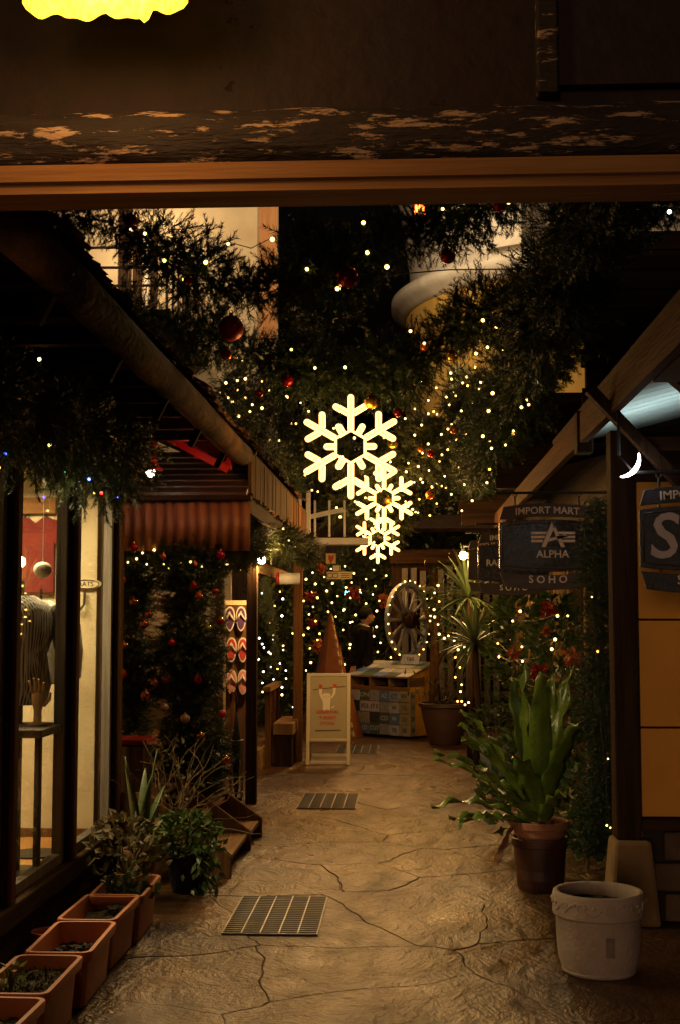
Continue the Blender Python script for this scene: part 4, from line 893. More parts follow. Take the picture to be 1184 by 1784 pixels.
# ceiling panels that leave one bay open, and diagonal braces
mb = MB(); mb.bb((XF + 0.03, 3.72, FZ0 - 0.005), (3.2, 5.45, FZ0 + 0.015)); mb.build('soffit_panel', W_DARKX, r)
a, b = P(1079, 722, 6.3), P(1120, 765, 6.3)
mb = MB(); mb.beam(a + (a - b) * 1.2 + Vector((-0.012, 0, -0.02)), b + (b - a) * 3.2 + Vector((-0.012, 0, -0.02)), 0.05, 0.07, up=(0, -1, 0)); mb.build('brace', W_DARK, r)
mb = MB(); mb.bb((XF + 0.12, 6.28, P(1150, 775, 6.3).z - 0.03), (3.2, 6.34, P(1150, 762, 6.3).z)); mb.build('tie_beam', W_DARKX, r)
a, b = P(1150, 655, 6.0), P(1190, 690, 6.0)
mb = MB(); mb.beam(a + (a - b) * 0.4 + Vector((0.0, 0, 0.05)), b + (b - a) * 5 + Vector((0.0, 0, 0.05)), 0.05, 0.1, up=(0, -1, 0)); mb.build('brace', W_MID, r)
for i in range(36): mb = MB(); mb.bb((XF + 0.03, 8.55 + i * 0.2, 2.66), (2.0, 8.55 + i * 0.2 + 0.196, 2.68)); mb.build('soffit_board', W_DARKX, r)
# crescent tube lamp
c = P(1078, 797, 6.2); rl = root('crescent_lamp', c, 'thin white crescent tube lamp under the right eave', 'lamp')
rad = 0.092; pts = [(c.x + rad * math.cos(t), 6.2, c.z + rad * math.sin(t)) for t in [R(-88 + 100 * k / 16) for k in range(17)]]
mb = MB(); mb.tube(pts, [0.003 + 0.0075 * math.sin(math.pi * k / 16) for k in range(17)], 8); mb.build('tube', emit('lit_white_tube', (0.95, 0.97, 1.0), 12), rl, smooth=True)
mb = MB(); mb.tube([(c.x, 6.215, c.z + 0.012 + 0.0), (c.x + 0.0, 6.215, c.z + 0.3)], 0.008, 6); mb.tube([(c.x, 6.215, c.z + 0.012), (c.x + 0.06, 6.21, c.z - 0.062)], 0.004, 6); mb.build('bracket', CLOTH_B, rl, smooth=True)
lamp('SPOT', rl, (1.5, 7.5, 2.22), 10, (0.72, 0.97, 1.0), 0.05, (R(180), R(0), 0), R(140), 0.5)

# dark siding gables of the upper right storeys
def gable(Y, x0, z0, z1, n, label):
    rt = root('siding_gable', (x0 + 0.8, Y, z0), label, 'wall', 'dark upper walls above the right eave'); rs = random.Random(int(Y))
    for i in range(n):
        za = z0 + (z1 - z0) * i / n; zc = z0 + (z1 - z0) * (i + 1) / n; e = rs.uniform(-0.02, 0.02)
        mb = MB(); mb.add([(x0 + e, Y - 0.035, za), (3.6, Y - 0.035, za), (3.6, Y - 0.005, zc - 0.004), (x0 + e, Y - 0.005, zc - 0.004), (x0 + e, Y, za), (3.6, Y, za), (3.6, Y, zc - 0.004), (x0 + e, Y, zc - 0.004)], [(0, 1, 2, 3), (7, 6, 5, 4), (0, 4, 5, 1), (1, 5, 6, 2), (2, 6, 7, 3), (3, 7, 4, 0)])
        mb.build('siding_board', W_DARKX, rt)
    mb = MB(); mb.bb((x0 + 0.02, Y + 0.002, z0), (3.6, Y + 0.1, z1)); mb.build('core', W_DARK, rt)
gable(9.3, P(1015, 600, 9.3).x, 2.75, 4.3, 11, 'dark horizontal siding wall above the right eave nearest the camera')
gable(12.0, P(862, 780, 12).x, 2.72, 3.6, 7, 'dark siding wall above the right eave in the middle distance')
gable(15.2, P(800, 830, 15.2).x, 2.6, 3.5, 6, 'dark siding wall above the right eave farthest from the camera')

# ---------------------------------------------------------------- hanging barrel signs
SIGN = mat('sign_dark_board', (0.05, 0.03, 0.018), (0.02, 0.012, 0.008), rough=0.45, scale=5, stretch=(2, 2, 14), bump=0.2, coord='World')
SIGN_BLK = mat('sign_black_gloss', (0.012, 0.012, 0.013), (0.006, 0.006, 0.007), rough=0.25, scale=9, bump=0.05)
SIGN_BLUE = mat('sign_slate_blue', (0.035, 0.045, 0.07), (0.012, 0.016, 0.028), rough=0.55, scale=30, bump=0.25)
LET = mat('sign_letters', (0.72, 0.54, 0.42), (0.62, 0.45, 0.34), rough=0.5, scale=20, bump=0)
LET_W = mat('sign_letters_pale', (0.75, 0.7, 0.6), (0.65, 0.6, 0.5), rough=0.5, scale=20, bump=0)
def barrel(zb_, zt_, wb, wt, bb_, bt, n=12):
    pts = []
    for i in range(n + 1): u = -1 + 2 * i / n; pts.append((u * wb, zb_ - bb_ * (1 - u * u)))
    for i in range(n + 1): u = 1 - 2 * i / n; pts.append((u * wt, zt_ + bt * (1 - u * u)))
    return pts
def sign(cx, cz, Y, s, label, top, mid, bot, midmat, letmat, logo=None, arm=True, botmat=None, topmat=None):
    rt = root('hanging_sign', (cx, Y, cz), label, 'sign', 'barrel shaped signs hanging from the right eave')
    O = Vector((cx, Y, cz)); X, Z = (s, 0, 0), (0, 0, s)
    def brd(name, zb_, zt_, wb, wt, b1, b2, m, th=0.03):
        mb = MB(); mb.prism(barrel(zb_, zt_, wb, wt, b1, b2), O, X, Z, th); return mb.build(name, m, rt, bevel=0.003)
    brd('top_board', 0.165, 0.245, 0.30, 0.275, -0.02, 0.022, topmat or SIGN)
    brd('bottom_board', -0.255, -0.165, 0.27, 0.30, 0.022, -0.02, botmat or SIGN)
    brd('middle_board', -0.145, 0.145, 0.302, 0.302, 0.02, 0.02, midmat)
    mb = MB(); pts = barrel(-0.125, 0.125, 0.285, 0.285, 0.017, 0.017); mb.tube([O + Vector((x * s, -0.032, z * s)) for x, z in pts], 0.005 * s, 6, closed=True); mb.build('rim', SIGN, rt, smooth=True)
    for sx in (-0.2, 0.2):
        for (za, zc) in ((-0.17, -0.14), (0.14, 0.17)): mb = MB(); mb.beam(O + Vector((sx * s, -0.015, za * s)), O + Vector((sx * s, -0.015, zc * s)), 0.012, 0.012); mb.build('link', METAL_D, rt)
        mb = MB(); mb.tube([O + Vector((sx * s, -0.015, 0.245 * s)), O + Vector((sx * s, -0.015, 0.31 * s))], 0.006, 8)
        mb.tube([O + Vector((sx * s + 0.012 * math.cos(t), -0.015, 0.32 * s + 0.012 * math.sin(t))) for t in [6.2832 * k / 10 for k in range(10)]], 0.004, 6, closed=True); mb.build('hook', METAL_D, rt)
    if arm: mb = MB(); mb.tube([O + Vector((-0.32 * s, -0.015, 0.335 * s)), O + Vector((0.45 * s, -0.015, 0.335 * s))], 0.009, 8); mb.build('arm', METAL_D, rt)
    f = -0.033
    if top: text('lettering', top, 0.062 * s, O + Vector((0, f, 0.222 * s)), (1, 0, 0), (0, 0, 1), letmat, rt, bend=0.25 / s)
    if bot: text('lettering', bot, 0.066 * s, O + Vector((0, f, -0.215 * s)), (1, 0, 0), (0, 0, 1), letmat, rt, bend=-0.2 / s)
    if mid: text('lettering', mid[0], mid[1] * s, O + Vector((mid[2] * s, f, mid[3] * s)), (1, 0, 0), (0, 0, 1), letmat, rt)
    return rt, O
s1 = P(952, 951, 8.5)
rt, O = sign(s1.x, s1.z, 8.5, 1.02, 'brown barrel sign with winged A emblem, hung second from the right edge', 'IMPORT MART', ('ALPHA', 0.066, 0.03, -0.055), 'S O H O', SIGN_BLK, LET, arm=True)
# winged A emblem: three stripes, a slanted A and a right stripe set
E = O + Vector((0.035, -0.033, 0.055))
def bar(pts): mb = MB(); mb.prism(pts, E, (1, 0, 0), (0, 0, 1), 0.003); mb.build('emblem', LET, rt)
for k_, z in enumerate((0.018, -0.008, -0.034)):
    bar([(-0.14, z), (-0.045 - 0.012 * k_, z), (-0.045 - 0.012 * k_ + 0.006, z + 0.016), (-0.14, z + 0.016)])
    bar([(0.035 + 0.012 * k_, z), (0.14, z), (0.14, z + 0.016), (0.029 + 0.012 * k_, z + 0.016)])
bar([(-0.075, -0.065), (-0.048, -0.065), (0.012, 0.07), (-0.008, 0.10), (-0.012, 0.085)]); bar([(-0.008, 0.101), (0.013, 0.071), (0.075, -0.065), (0.05, -0.065), (0.02, 0.0), (0.005, 0.04)]); bar([(-0.03, -0.03), (0.10, 0.004), (0.075, 0.018), (-0.02, -0.008)])
s2 = P(893, 981, 11.3); sign(s2.x, s2.z, 11.3, 1.0, 'brown barrel sign lettered in pale capitals, half hidden behind the emblem sign', 'IMPORT MART', ('RAL.', 0.075, -0.16, 0.0), 'S O H O', SIGN_BLK, LET_W)
s3 = P(866, 985, 13.4); sign(s3.x, s3.z, 13.4, 1.0, 'farthest barrel sign, mostly hidden behind the two nearer ones', 'IMPORT MART', None, 'S O H O', SIGN, LET)
s0 = P(1217, 938, 6.25); rt0, O0 = sign(s0.x, s0.z, 6.25, 0.93, 'slate blue barrel sign with a big pale S at the right edge', 'IMPORT MART', None, 'S O H O', SIGN_BLUE, LET_W, botmat=SIGN_BLUE, topmat=SIGN_BLUE)
LET_L = mat('sign_letter_lilac', (0.5, 0.45, 0.48), (0.42, 0.38, 0.4), rough=0.5, scale=20, bump=0)
text('lettering', 'S', 0.30, O0 + Vector((-0.165, -0.033, 0.0)), (1, 0, 0), (0.12, 0, 1), LET_L, rt0)

# ================================================================ snowflakes
def snowflake(cx, cz, Y, Rr, label, watts, yaw=0.0):
    O = Vector((cx, Y, cz)); rt = root('snowflake_light', O, label, 'light ornament', 'rope light snowflakes hanging down the alley')
    co, si = math.cos(yaw), math.sin(yaw)
    def W(x, z, y=0): return O + Vector((x * co * Rr, (x * si) * Rr + y, z * Rr))
    tr = 0.029 * Rr; s = 0.034
    def rot(p, a): c_, s_ = math.cos(a), math.sin(a); return (p[0] * c_ - p[1] * s_, p[0] * s_ + p[1] * c_)
    def loop(p0, p1, a):   # rope out and back round the tip
        d = Vector((p1[0] - p0[0], p1[1] - p0[1])); d.normalize(); n_ = Vector((-d.y, d.x)) * s
        pts = [(p0[0] + n_.x, p0[1] + n_.y)]
        for k_ in range(7):
            t = math.pi * k_ / 6; q = n_ * math.cos(t) + d * s * math.sin(t); pts.append((p1[0] + q.x, p1[1] + q.y))
        pts.append((p0[0] - n_.x, p0[1] - n_.y))
        return [W(*rot(p, a)) for p in pts]
    for k_ in range(6):
        a = k_ * math.pi / 3; mb = MB()
        mb.tube(loop((0, 0.33), (0, 0.95), a), tr, 7); mb.tube(loop((0.05, 0.64), (0.27, 0.77), a), tr, 7); mb.tube(loop((-0.05, 0.64), (-0.27, 0.77), a), tr, 7)
        mb.build('arm', ROPE_ON, rt, smooth=True)
        mb = MB(); mb.tube(loop((0, 0.29), (0, 0.44), a + math.pi / 6), tr, 7); mb.build('stub', ROPE_ON, rt, smooth=True)
    mb = MB(); mb.tube([W(*rot((0, 0.315), q * math.pi / 3)) for q in range(6)], tr, 7, closed=True); mb.build('hexagon', ROPE_ON, rt, smooth=True)
    mb = MB()
    for k_ in range(6): mb.tube([W(*rot((0, 0.3), k_ * math.pi / 3), 0.012), W(*rot((0, 0.93), k_ * math.pi / 3), 0.012)], 0.004, 5)
    mb.tube([W(*rot((0, 0.3), q * math.pi / 3), 0.012) for q in range(6)], 0.004, 5, closed=True)
    mb.tube([W(0, 0.9, 0.012), W(0, 1.25, 0.012)], 0.003, 5); mb.build('wire_frame', METAL_D, rt)
    lamp('POINT', rt, O + Vector((0, -0.12, -0.05)), watts, (1, 0.47, 0.115), 0.25)
YB = 8.9; YC = 14.2; YD = 18.4
c = P(610, 778, YB - .3); snowflake(c.x, c.z, YB - .3, 92 / F * (YB - .3), 'largest and nearest lit rope light snowflake', 13)
c = P(668, 868, YC - .5); snowflake(c.x, c.z, YC - .5, 57 / F * (YC - .5), 'middle lit rope light snowflake between the other two', 42)
c = P(657, 938, YD - .55); snowflake(c.x, c.z, YD - .55, 44 / F * (YD - .55), 'smallest and lowest lit rope light snowflake', 55)
# ================================================================ garlands
def PL(lst, Y): return [P(x, y, (Y if not isinstance(Y, (list, tuple)) else Y[i])) for i, (x, y) in enumerate(lst)]
YA = 5.7
gA = PL([(40, 340), (140, 378), (230, 405), (330, 462), (440, 505), (550, 478), (650, 430), (740, 400), (850, 352), (960, 305), (1020, 280)], YA)
garland('fir_garland', gA, [0.12, 0.15, 0.17, 0.2, 0.22, 0.22, 0.2, 0.17, 0.12], 270, 1, FIR, 'nearest fir garland strung across the alley below the lintel')
gB = PL([(205, 520), (280, 560), (380, 590), (480, 625), (570, 655), (650, 655), (730, 620), (800, 570), (880, 530), (960, 475), (1010, 420)], [YB - 0.6, YB - 0.4, YB - .2, YB, YB, YB, YB, YB, YB - .3, YB - .7, YB - 1.0])
garland('fir_garland', gB, [0.14, 0.2, 0.26, 0.28, 0.27, 0.26, 0.22], 240, 2, FIR, 'second fir garland across the alley holding the largest snowflake')
gC = PL([(395, 650), (470, 715), (560, 780), (650, 818), (730, 790), (800, 725), (850, 650)], YC)
garland('fir_garland', gC, [0.3, 0.34, 0.36, 0.36, 0.4, 0.4, 0.3], 230, 3, FIR_DULL, 'third fir garland across the alley holding the middle snowflake')
gD = PL([(505, 770), (560, 840), (620, 890), (660, 900), (720, 870), (790, 800)], YD)
garland('fir_garland', gD, [0.3, 0.36, 0.4, 0.4, 0.4, 0.3], 200, 4, FIR_DULL, 'farthest fir garland across the alley holding the smallest snowflake')
gR = [Vector((0.78 - 0.02 * math.sin(i), 4.3 + 0.95 * i, 3.12 + 0.06 * math.sin(i * 1.9))) for i in range(13)]
garland('fir_garland', gR, [0.2, 0.24, 0.26, 0.26, 0.24], 210, 5, FIR, 'long fir garland running along above the right eave')
gS = PL([(960, 380), (1040, 375), (1120, 360), (1200, 340), (1290, 300)], 5.6)
garland('fir_garland', gS, [0.2, 0.22, 0.2], 240, 6, FIR, 'dark fir garland at the top right corner below the lintel')
gW = [Vector((-1.54, 4.4 + 0.36 * i, 2.36 + 0.03 * math.sin(i * 2) + 0.012 * i)) for i in range(9)]
garland('fir_garland', gW, [0.2, 0.24, 0.22, 0.26, 0.2], 230, 7, FIR, 'dark fir garland with coloured bulbs over the left shop windows', droop=0.3)
# left eave small sprays hanging under the gB left end: second swag above the left roof
gE = PL([(395, 690), (430, 740), (480, 800), (520, 860)], [10.5, 11.5, 13, 14.5])
garland('fir_garland', gE, 0.16, 200, 8, FIR, 'fir garland lying along the edge of the left shingle roof')
# porch garlands
yg = 9.32
gP = PL([(200, 958), (260, 955), (330, 965), (400, 958), (452, 938), (500, 945), (545, 965)], [yg, yg, yg, yg + .2, yg + 1.9, yg + 2.6, yg + 3.6])
garland('fir_garland', gP, [0.13, 0.18, 0.16, 0.15], 300, 9, FIR_DULL, 'fir garland under the corrugated awning of the porch')
for k_, (xa, xb, lab, ra) in enumerate(((232, 236, 'decorated fir column against the shop corner', 0.16), (322, 330, 'decorated fir column left of the dark porch post', 0.23), (374, 376, 'slim fir column between the wide one and the sandals', 0.085))):
    g_ = PL([(xa, 955), (xa + 6, 1060), (xb - 6, 1180), (xb + 2, 1290), (xb, 1375), (xb + 3, 1448)], yg + (0.05, 0.0, 0.3)[k_]); garland('fir_column', g_, [ra, ra * 1.15, ra * 1.2, ra], 330, 12 + k_, FIR if k_ else FIR, lab, 'garland', 'fir columns on the porch')
g_ = PL([(1040, 870), (1046, 1000), (1040, 1120), (1046, 1250), (1042, 1380), (1030, 1490)], 7.35)
garland('fir_column', g_, [0.12, 0.13, 0.14, 0.13, 0.12], 420, 17, FIR, 'dark fir column beside the right timber post', 'garland')
g_ = PL([(463, 1000), (468, 1060), (480, 1120), (475, 1180)], 12.0); garland('fir_column', g_, 0.07, 420, 18, FIR_DULL, 'thin lit fir strand hanging behind the dark porch post', 'garland')

# ---------------------------------------------------------------- string lights
BULB = MB().ball((0, 0, 0), 0.0085, 8, 6).mesh('bulb'); BULB.polygons.foreach_set('use_smooth', [True] * len(BULB.polygons))
def bulb_rep(m):
    me = BULB.copy(); return Rep('bulb', me, m)
BW, BC = bulb_rep(BULB_W), bulb_rep(BULB_C)
BR, BG, BB, BY = (bulb_rep(emit('lit_bulb_' + n_, c_, s_)) for n_, c_, s_ in (('red', (1, 0.03, 0.02), 9), ('green', (0.05, 1, 0.25), 5), ('blue', (0.05, 0.12, 1), 12), ('yellow', (1, 0.7, 0.1), 8)))
WIRE = mat('green_wire', (0.02, 0.04, 0.02), (0.01, 0.02, 0.01), rough=0.5, bump=0)
def string(pts, label, reps=(BW,), sz=1.0, wire=True, seed=0, name='string_lights', grp='strings of small lights'):
    rt = root(name, pts[0], label, 'string lights', grp); rs = random.Random(seed)
    if wire:
        mb = MB(); w_ = []
        for i, p in enumerate(pts):
            w_.append(Vector(p) + Vector((0, 0.012, 0.012)))
            if i < len(pts) - 1: w_.append((Vector(p) + Vector(pts[i + 1])) / 2 + Vector((0, 0.03, -0.02)))
        mb.tube(w_, 0.0022, 4); mb.build('wire', WIRE, rt)
    for p in pts: rs_ = rs.uniform(0.75, 1.2) * sz; reps[rs.randrange(len(reps))].put(rt, p, (0, 0, 0), rs_)
def along(g_, n, rad, seed, front=1.0):
    rs = random.Random(seed); c = catmull(g_, 8); out = []
    for i in range(n):
        k_ = (i + rs.uniform(0.1, 0.9)) / n * (len(c) - 1); a = int(k_); p = c[a].lerp(c[min(a + 1, len(c) - 1)], k_ - a)
        an = rs.uniform(-1.4, 1.4); out.append(p + Vector((rs.uniform(-0.04, 0.04), -rad * math.cos(an) * front, rad * math.sin(an) * 0.95)))
    return out
string([P(x, y, YA - 0.2) for x, y in ((253, 407), (287, 454), (359, 457), (322, 487), (398, 425), (475, 417), (535, 469), (588, 503), (639, 440), (632, 388), (673, 465), (770, 364), (793, 343), (850, 348), (885, 352))], 'warm white string lights on the nearest garland', sz=1.0, seed=1)
string([P(x, y, 5.35) for x, y in ((940, 326), (1038, 339), (1060, 344), (1103, 403), (1165, 369), (1156, 318))], 'cool white string lights at the top right corner', (BC,), 1.0, seed=2)
string([P(x, y, YB - 0.4) for x, y in ((508, 609), (549, 641), (600, 640), (714, 577), (738, 598), (784, 650), (828, 616), (848, 605), (863, 571), (840, 558), (907, 525), (925, 510), (920, 555), (950, 558), (985, 540), (977, 444), (1002, 471), (985, 478))], 'warm string lights on the second garland', sz=1.15, seed=3)
string([P(x, y, 8.2) for x, y in ((876, 610), (940, 619), (924, 640), (857, 685), (850, 716), (920, 705), (840, 760))], 'warm lights on the long garland above the right eave', sz=1.1, seed=31)
string([P(x, y, 10.8) for x, y in ((415, 680), (394, 667), (385, 683), (398, 693), (406, 700), (428, 693), (440, 705), (457, 711), (436, 717), (416, 725), (428, 660), (470, 680), (500, 690))], 'cluster of warm lights above the left shingle eave', sz=1.25, seed=4)
string(along(gC, 46, 0.36, 5), 'warm string lights on the third garland', sz=1.35, seed=5)
string(along(gD, 38, 0.38, 6), 'warm string lights on the farthest garland', sz=1.6, seed=6)
string(along(gR[4:], 44, 0.24, 7), 'warm string lights on the far end of the right eave garland', sz=1.3, seed=7)
string([P(855 + (2, 0, -4, 2, 3, 1, -3, 0)[i], 690 + 13 * i, 10.5) for i in range(8)], 'short vertical string of lights beside the far yellow wall', sz=1.1, seed=8)
string(along(gW, 17, 0.275, 9), 'red, green and blue string lights over the left windows', (BR, BG, BB, BY, BB), 0.8, seed=9)
string(along(gP, 34, 0.13, 10), 'warm string lights under the corrugated awning', sz=0.9, seed=10)
string(PL([(1075, 1115), (1040, 1135), (1058, 1322), (1056, 1438), (1062, 1442), (1030, 1040)], 7.15), 'few dim warm lights on the right fir column', sz=0.6, seed=11)

# ---------------------------------------------------------------- baubles
def bauble_mat(n_, c_, rough=0.12, metal=0.6):
    return mat('bauble_' + n_, c_, tuple(x * 0.7 for x in c_), rough=rough, scale=12, bump=0, metal=metal, spec=0.7)
BM = {'red': bauble_mat('red', (0.5, 0.02, 0.012)), 'matte red': bauble_mat('matte_red', (0.55, 0.02, 0.01), 0.4, 0.2), 'orange': bauble_mat('orange', (0.65, 0.17, 0.02)), 'gold': bauble_mat('gold', (0.7, 0.36, 0.04), 0.18, 0.8), 'magenta': bauble_mat('magenta', (0.5, 0.02, 0.10)), 'pearl': bauble_mat('pearl', (0.6, 0.45, 0.36), 0.25, 0.5), 'green': bauble_mat('green', (0.2, 0.35, 0.03)), 'copper': bauble_mat('copper', (0.55, 0.2, 0.08), 0.15, 0.8)}
BME = {}
for k_, m_ in BM.items():
    b_ = MB(); b_.ball((0, 0, 0), 1.0, 20, 14); me = b_.mesh('ball'); me.polygons.foreach_set('use_smooth', [True] * len(me.polygons)); me.materials.append(m_)
    cp = MB(); cp.lathe([(0.0, 1.2), (0.16, 1.2), (0.2, 0.96)], (0, 0, 0), 10); cp.tube([(0.13 * math.cos(t), 0, 1.3 + 0.13 * math.sin(t)) for t in [6.2832 * j / 10 for j in range(10)]], 0.03, 4, closed=True); cm = cp.mesh('cap'); cm.materials.append(BM['gold'])
    BME[k_] = (me, cm)
def bauble(px, py, rp_, Y, col, label, group='christmas baubles'):
    p = P(px, py, Y); rad = rp_ / F * Y
    rt = root('bauble', p, label, 'bauble', group); del rt['_w']; rt.scale = (rad,) * 3
    for n_, me in zip(('ball', 'cap'), BME[col]): o = bpy.data.objects.new(n_, me); C.objects.link(o); o.parent = rt
ya_ = YA - 0.25; yb_ = YB - 0.35
for t in [(605, 483, 20, ya_, 'red', 'big glossy red bauble at the middle of the nearest garland'),
          (403, 572, 23, 7.6, 'matte red', 'largest matte red bauble hanging above the left eave'),
          (394, 617, 11, 7.6, 'orange', 'orange bauble just under the largest matte red one'),
          (328, 488, 9, ya_, 'red', 'small red bauble at the left of the nearest garland beside a light'),
          (228, 385, 13, ya_, 'red', 'dim red bauble at the far left of the nearest garland'),
          (869, 357, 13, ya_, 'red', 'dark red bauble near the right end of the nearest garland'),
          (779, 446, 14, ya_, 'red', 'dark red bauble hanging below the right half of the nearest garland'),
          (501, 663, 11, yb_, 'red', 'red bauble under the middle of the second garland'),
          (452, 684, 8, 10.2, 'red', 'small sparkling red bauble among lights above the left eave'),
          (646, 700, 13, yb_, 'gold', 'gold bauble touching the top of the largest snowflake'),
          (738, 604, 8, yb_, 'orange', 'small orange bauble on the right half of the second garland'),
          (786, 620, 11, yb_, 'gold', 'amber bauble below the right half of the second garland'),
          (692, 718, 9, 11.5, 'red', 'red bauble right of the largest snowflake top arm'),
          (683, 772, 10, 13.5, 'gold', 'gold bauble right of the largest snowflake lower arm'),
          (750, 790, 7, 13.0, 'red', 'tiny red bauble right of the middle snowflake'),
          (790, 748, 8, 12.5, 'orange', 'small orange bauble at the right of the third garland'),
          (733, 782, 7, 13.5, 'orange', 'tiny orange bauble between the third garland lights'),
          (748, 862, 8, 13.5, 'orange', 'small orange bauble right of the middle snowflake arm'),
          (675, 873, 7, 14.0, 'gold', 'gold bauble inside the middle snowflake')]: bauble(*t)
yl = 9.1
for t in [(234, 954, 8, 'red', 'red bauble at the top of the shop corner fir column'), (212, 1010, 8, 'matte red', 'bright orange red bauble beside the window frame edge'), (285, 970, 6, 'orange', 'orange bauble under the awning garland'), (338, 1020, 7, 'red', 'red bauble high on the left porch fir column'),
          (385, 967, 8, 'magenta', 'magenta bauble under the awning garland'), (340, 983, 5, 'orange', 'tiny orange bauble left of the magenta one'), (260, 1070, 7, 'copper', 'copper bauble below the awning left of the fir column'), (252, 1087, 8, 'copper', 'copper bauble just under another copper one'), (233, 1048, 7, 'copper', 'copper bauble near the shop corner'),
          (215, 1125, 8, 'copper', 'copper bauble halfway down the shop corner column'), (212, 1174, 9, 'matte red', 'orange red bauble low beside the window frame'), (290, 1182, 9, 'orange', 'orange bauble halfway down the porch fir column'), (255, 1212, 10, 'copper', 'copper bauble low on the shop corner column'), (287, 1232, 8, 'pearl', 'pearl bauble low on the left'), (323, 1252, 9, 'pearl', 'pearl bauble with red gleam low on the porch column'),
          (345, 1184, 8, 'red', 'red bauble halfway down the porch fir column'), (347, 1038, 7, 'orange', 'orange bauble high on the porch fir column'), (362, 1095, 7, 'green', 'green bauble on the porch fir column'), (384, 1082, 7, 'red', 'red bauble beside the purple sandals'), (388, 1244, 7, 'matte red', 'red bauble near the umbrella'), (393, 1324, 8, 'copper', 'dark gold bauble near the foot of the slim fir column'), (350, 1282, 7, 'copper', 'copper bauble near the foot of the porch column'),
          (270, 1190, 8, 'copper', 'copper bauble between the two lower left columns'), (300, 1120, 7, 'red', 'dim red bauble on the porch fir column'), (375, 1030, 6, 'red', 'red bauble at the top of the slim fir column')]: bauble(t[0], t[1], t[2], yl, t[3], t[4])
# red glowing neon loop near the top
c = P(731, 355, 6.6); rt = root('neon_loop', c, 'small glowing orange red loop light at the top of the garlands', 'light ornament')
mb = MB(); s_ = 6.6 / F; mb.tube([c + Vector((x * s_, 0, z * s_)) for x, z in ((-8, -18), (-7, 0), (-4, 14), (1, 20), (5, 14), (7, 0), (7, -20), (3, -4), (0, 6), (-3, -8))], 0.0075, 8); mb.build('tube', emit('lit_orange_neon', (1, 0.16, 0.02), 9), rt, smooth=True)
mb = MB(); mb.tube([c + Vector((0, 0, 20 * s_)), c + Vector((0, 0, 0.5))], 0.003, 4); mb.build('wire', WIRE, rt)
# ================================================================ sandwich board
a = G(533, 1333); b = G(609, 1333); bw = b.x - a.x; yS = a.y; zt_ = P(570, 1173, yS + 0.12).z
r = root('sandwich_board', ((a.x + b.x) / 2, yS, 0), 'cream sandwich board for a t-shirt store standing in the alley', 'sign board')
cx = (a.x + b.x) / 2; lean = math.atan2(0.13, zt_); up = Vector((0, math.sin(lean), math.cos(lean))); Ls = zt_ / math.cos(lean)
def SB(u, v, d=0.0): return Vector((cx + u, yS, 0)) + up * v + Vector((0, -math.cos(lean), math.sin(lean))) * d
BOARD = mat('board_khaki', (0.42, 0.355, 0.205), (0.37, 0.31, 0.175), rough=0.5, scale=4, bump=0.03)
for s in (-1, 1): mb = MB(); mb.beam(SB(s * (bw / 2 - 0.02), 0.0), SB(s * (bw / 2 - 0.02), Ls), 0.035, 0.03, up=(0, 1, 0)); mb.build('frame_leg', CREAM_P, r, bevel=0.003)
zl = 0.26
for v in (zl, Ls - 0.016): mb = MB(); mb.beam(SB(-bw / 2 + 0.037, v), SB(bw / 2 - 0.037, v), 0.03, 0.03); mb.build('frame_rail', CREAM_P, r, bevel=0.003)
mb = MB(); mb.prism([(-bw / 2 + 0.03, zl + 0.014), (bw / 2 - 0.03, zl + 0.014), (bw / 2 - 0.03, Ls - 0.03), (-bw / 2 + 0.03, Ls - 0.03)], SB(0, 0, 0.004), (1, 0, 0), up, 0.006); mb.build('panel', BOARD, r)
for s in (-1, 1): mb = MB(); mb.beam(Vector((cx + s * (bw / 2 - 0.02), yS + 0.13 * 2.1, 0)), Vector((cx + s * (bw / 2 - 0.02), yS + 0.15, zt_ - 0.01)), 0.035, 0.025, up=(0, 1, 0)); mb.build('rear_leg', CREAM_P, r)
mb = MB(); mb.beam(SB(-bw / 2 + 0.04, 0.03), SB(bw / 2 - 0.04, 0.03), 0.02, 0.03); mb.build('bottom_rail', CREAM_P, r)
mb = MB(); mb.beam(Vector((cx - bw / 2 + 0.04, yS + 0.25, 0.08)), Vector((cx + bw / 2 - 0.04, yS + 0.25, 0.08)), 0.02, 0.03); mb.build('rear_rail', CREAM_P, r)
mb = MB(); mb.prism([(-bw / 2 + 0.04, 0.3), (bw / 2 - 0.04, 0.3), (bw / 2 - 0.04, zt_ - 0.04), (-bw / 2 + 0.04, zt_ - 0.04)], (cx, yS + 0.27 - 0.02, 0), (1, 0, 0), Vector((0, -0.13, 1)).normalized(), -0.006); mb.build('rear_panel', BOARD, r)
ORL = mat('orange_print', (0.55, 0.05, 0.008), (0.5, 0.045, 0.007), rough=0.6, bump=0); INK = mat('brown_print', (0.14, 0.09, 0.05), (0.12, 0.08, 0.04), rough=0.6, bump=0); WPR = mat('white_print', (0.8, 0.74, 0.6), (0.76, 0.7, 0.56), rough=0.6, bump=0)
s_ = bw / 760.0   # board drawing units: zoom pixels
def BP(x, y): return ((x - 485) * s_, Ls - 0.0 - (y - 120) * s_ * (Ls / (1670 - 120) / s_))
def flat(pts, m, d=0.0125, name='print'):
    mb = MB(); q = [BP(*p) for p in pts]; mb.prism(q, SB(0, 0, d - 0.0015), (1, 0, 0), up, 0.0015); mb.build(name, m, r)
for (t, y, sz, sq) in (('ORIGINAL', 778, 0.046, 1.16), ('T-SHIRT', 876, 0.046, 1.12), ('STORE', 972, 0.046, 1.1)):
    u, v = BP(482, y); text('lettering', t, sz, SB(u, v, 0.0125), (1, 0, 0), up, ORL, r, ext=0.0008, squash=sq)
flat([(265, 1085), (700, 1075), (700, 1095), (265, 1105)], INK, 0.012, 'small_print')
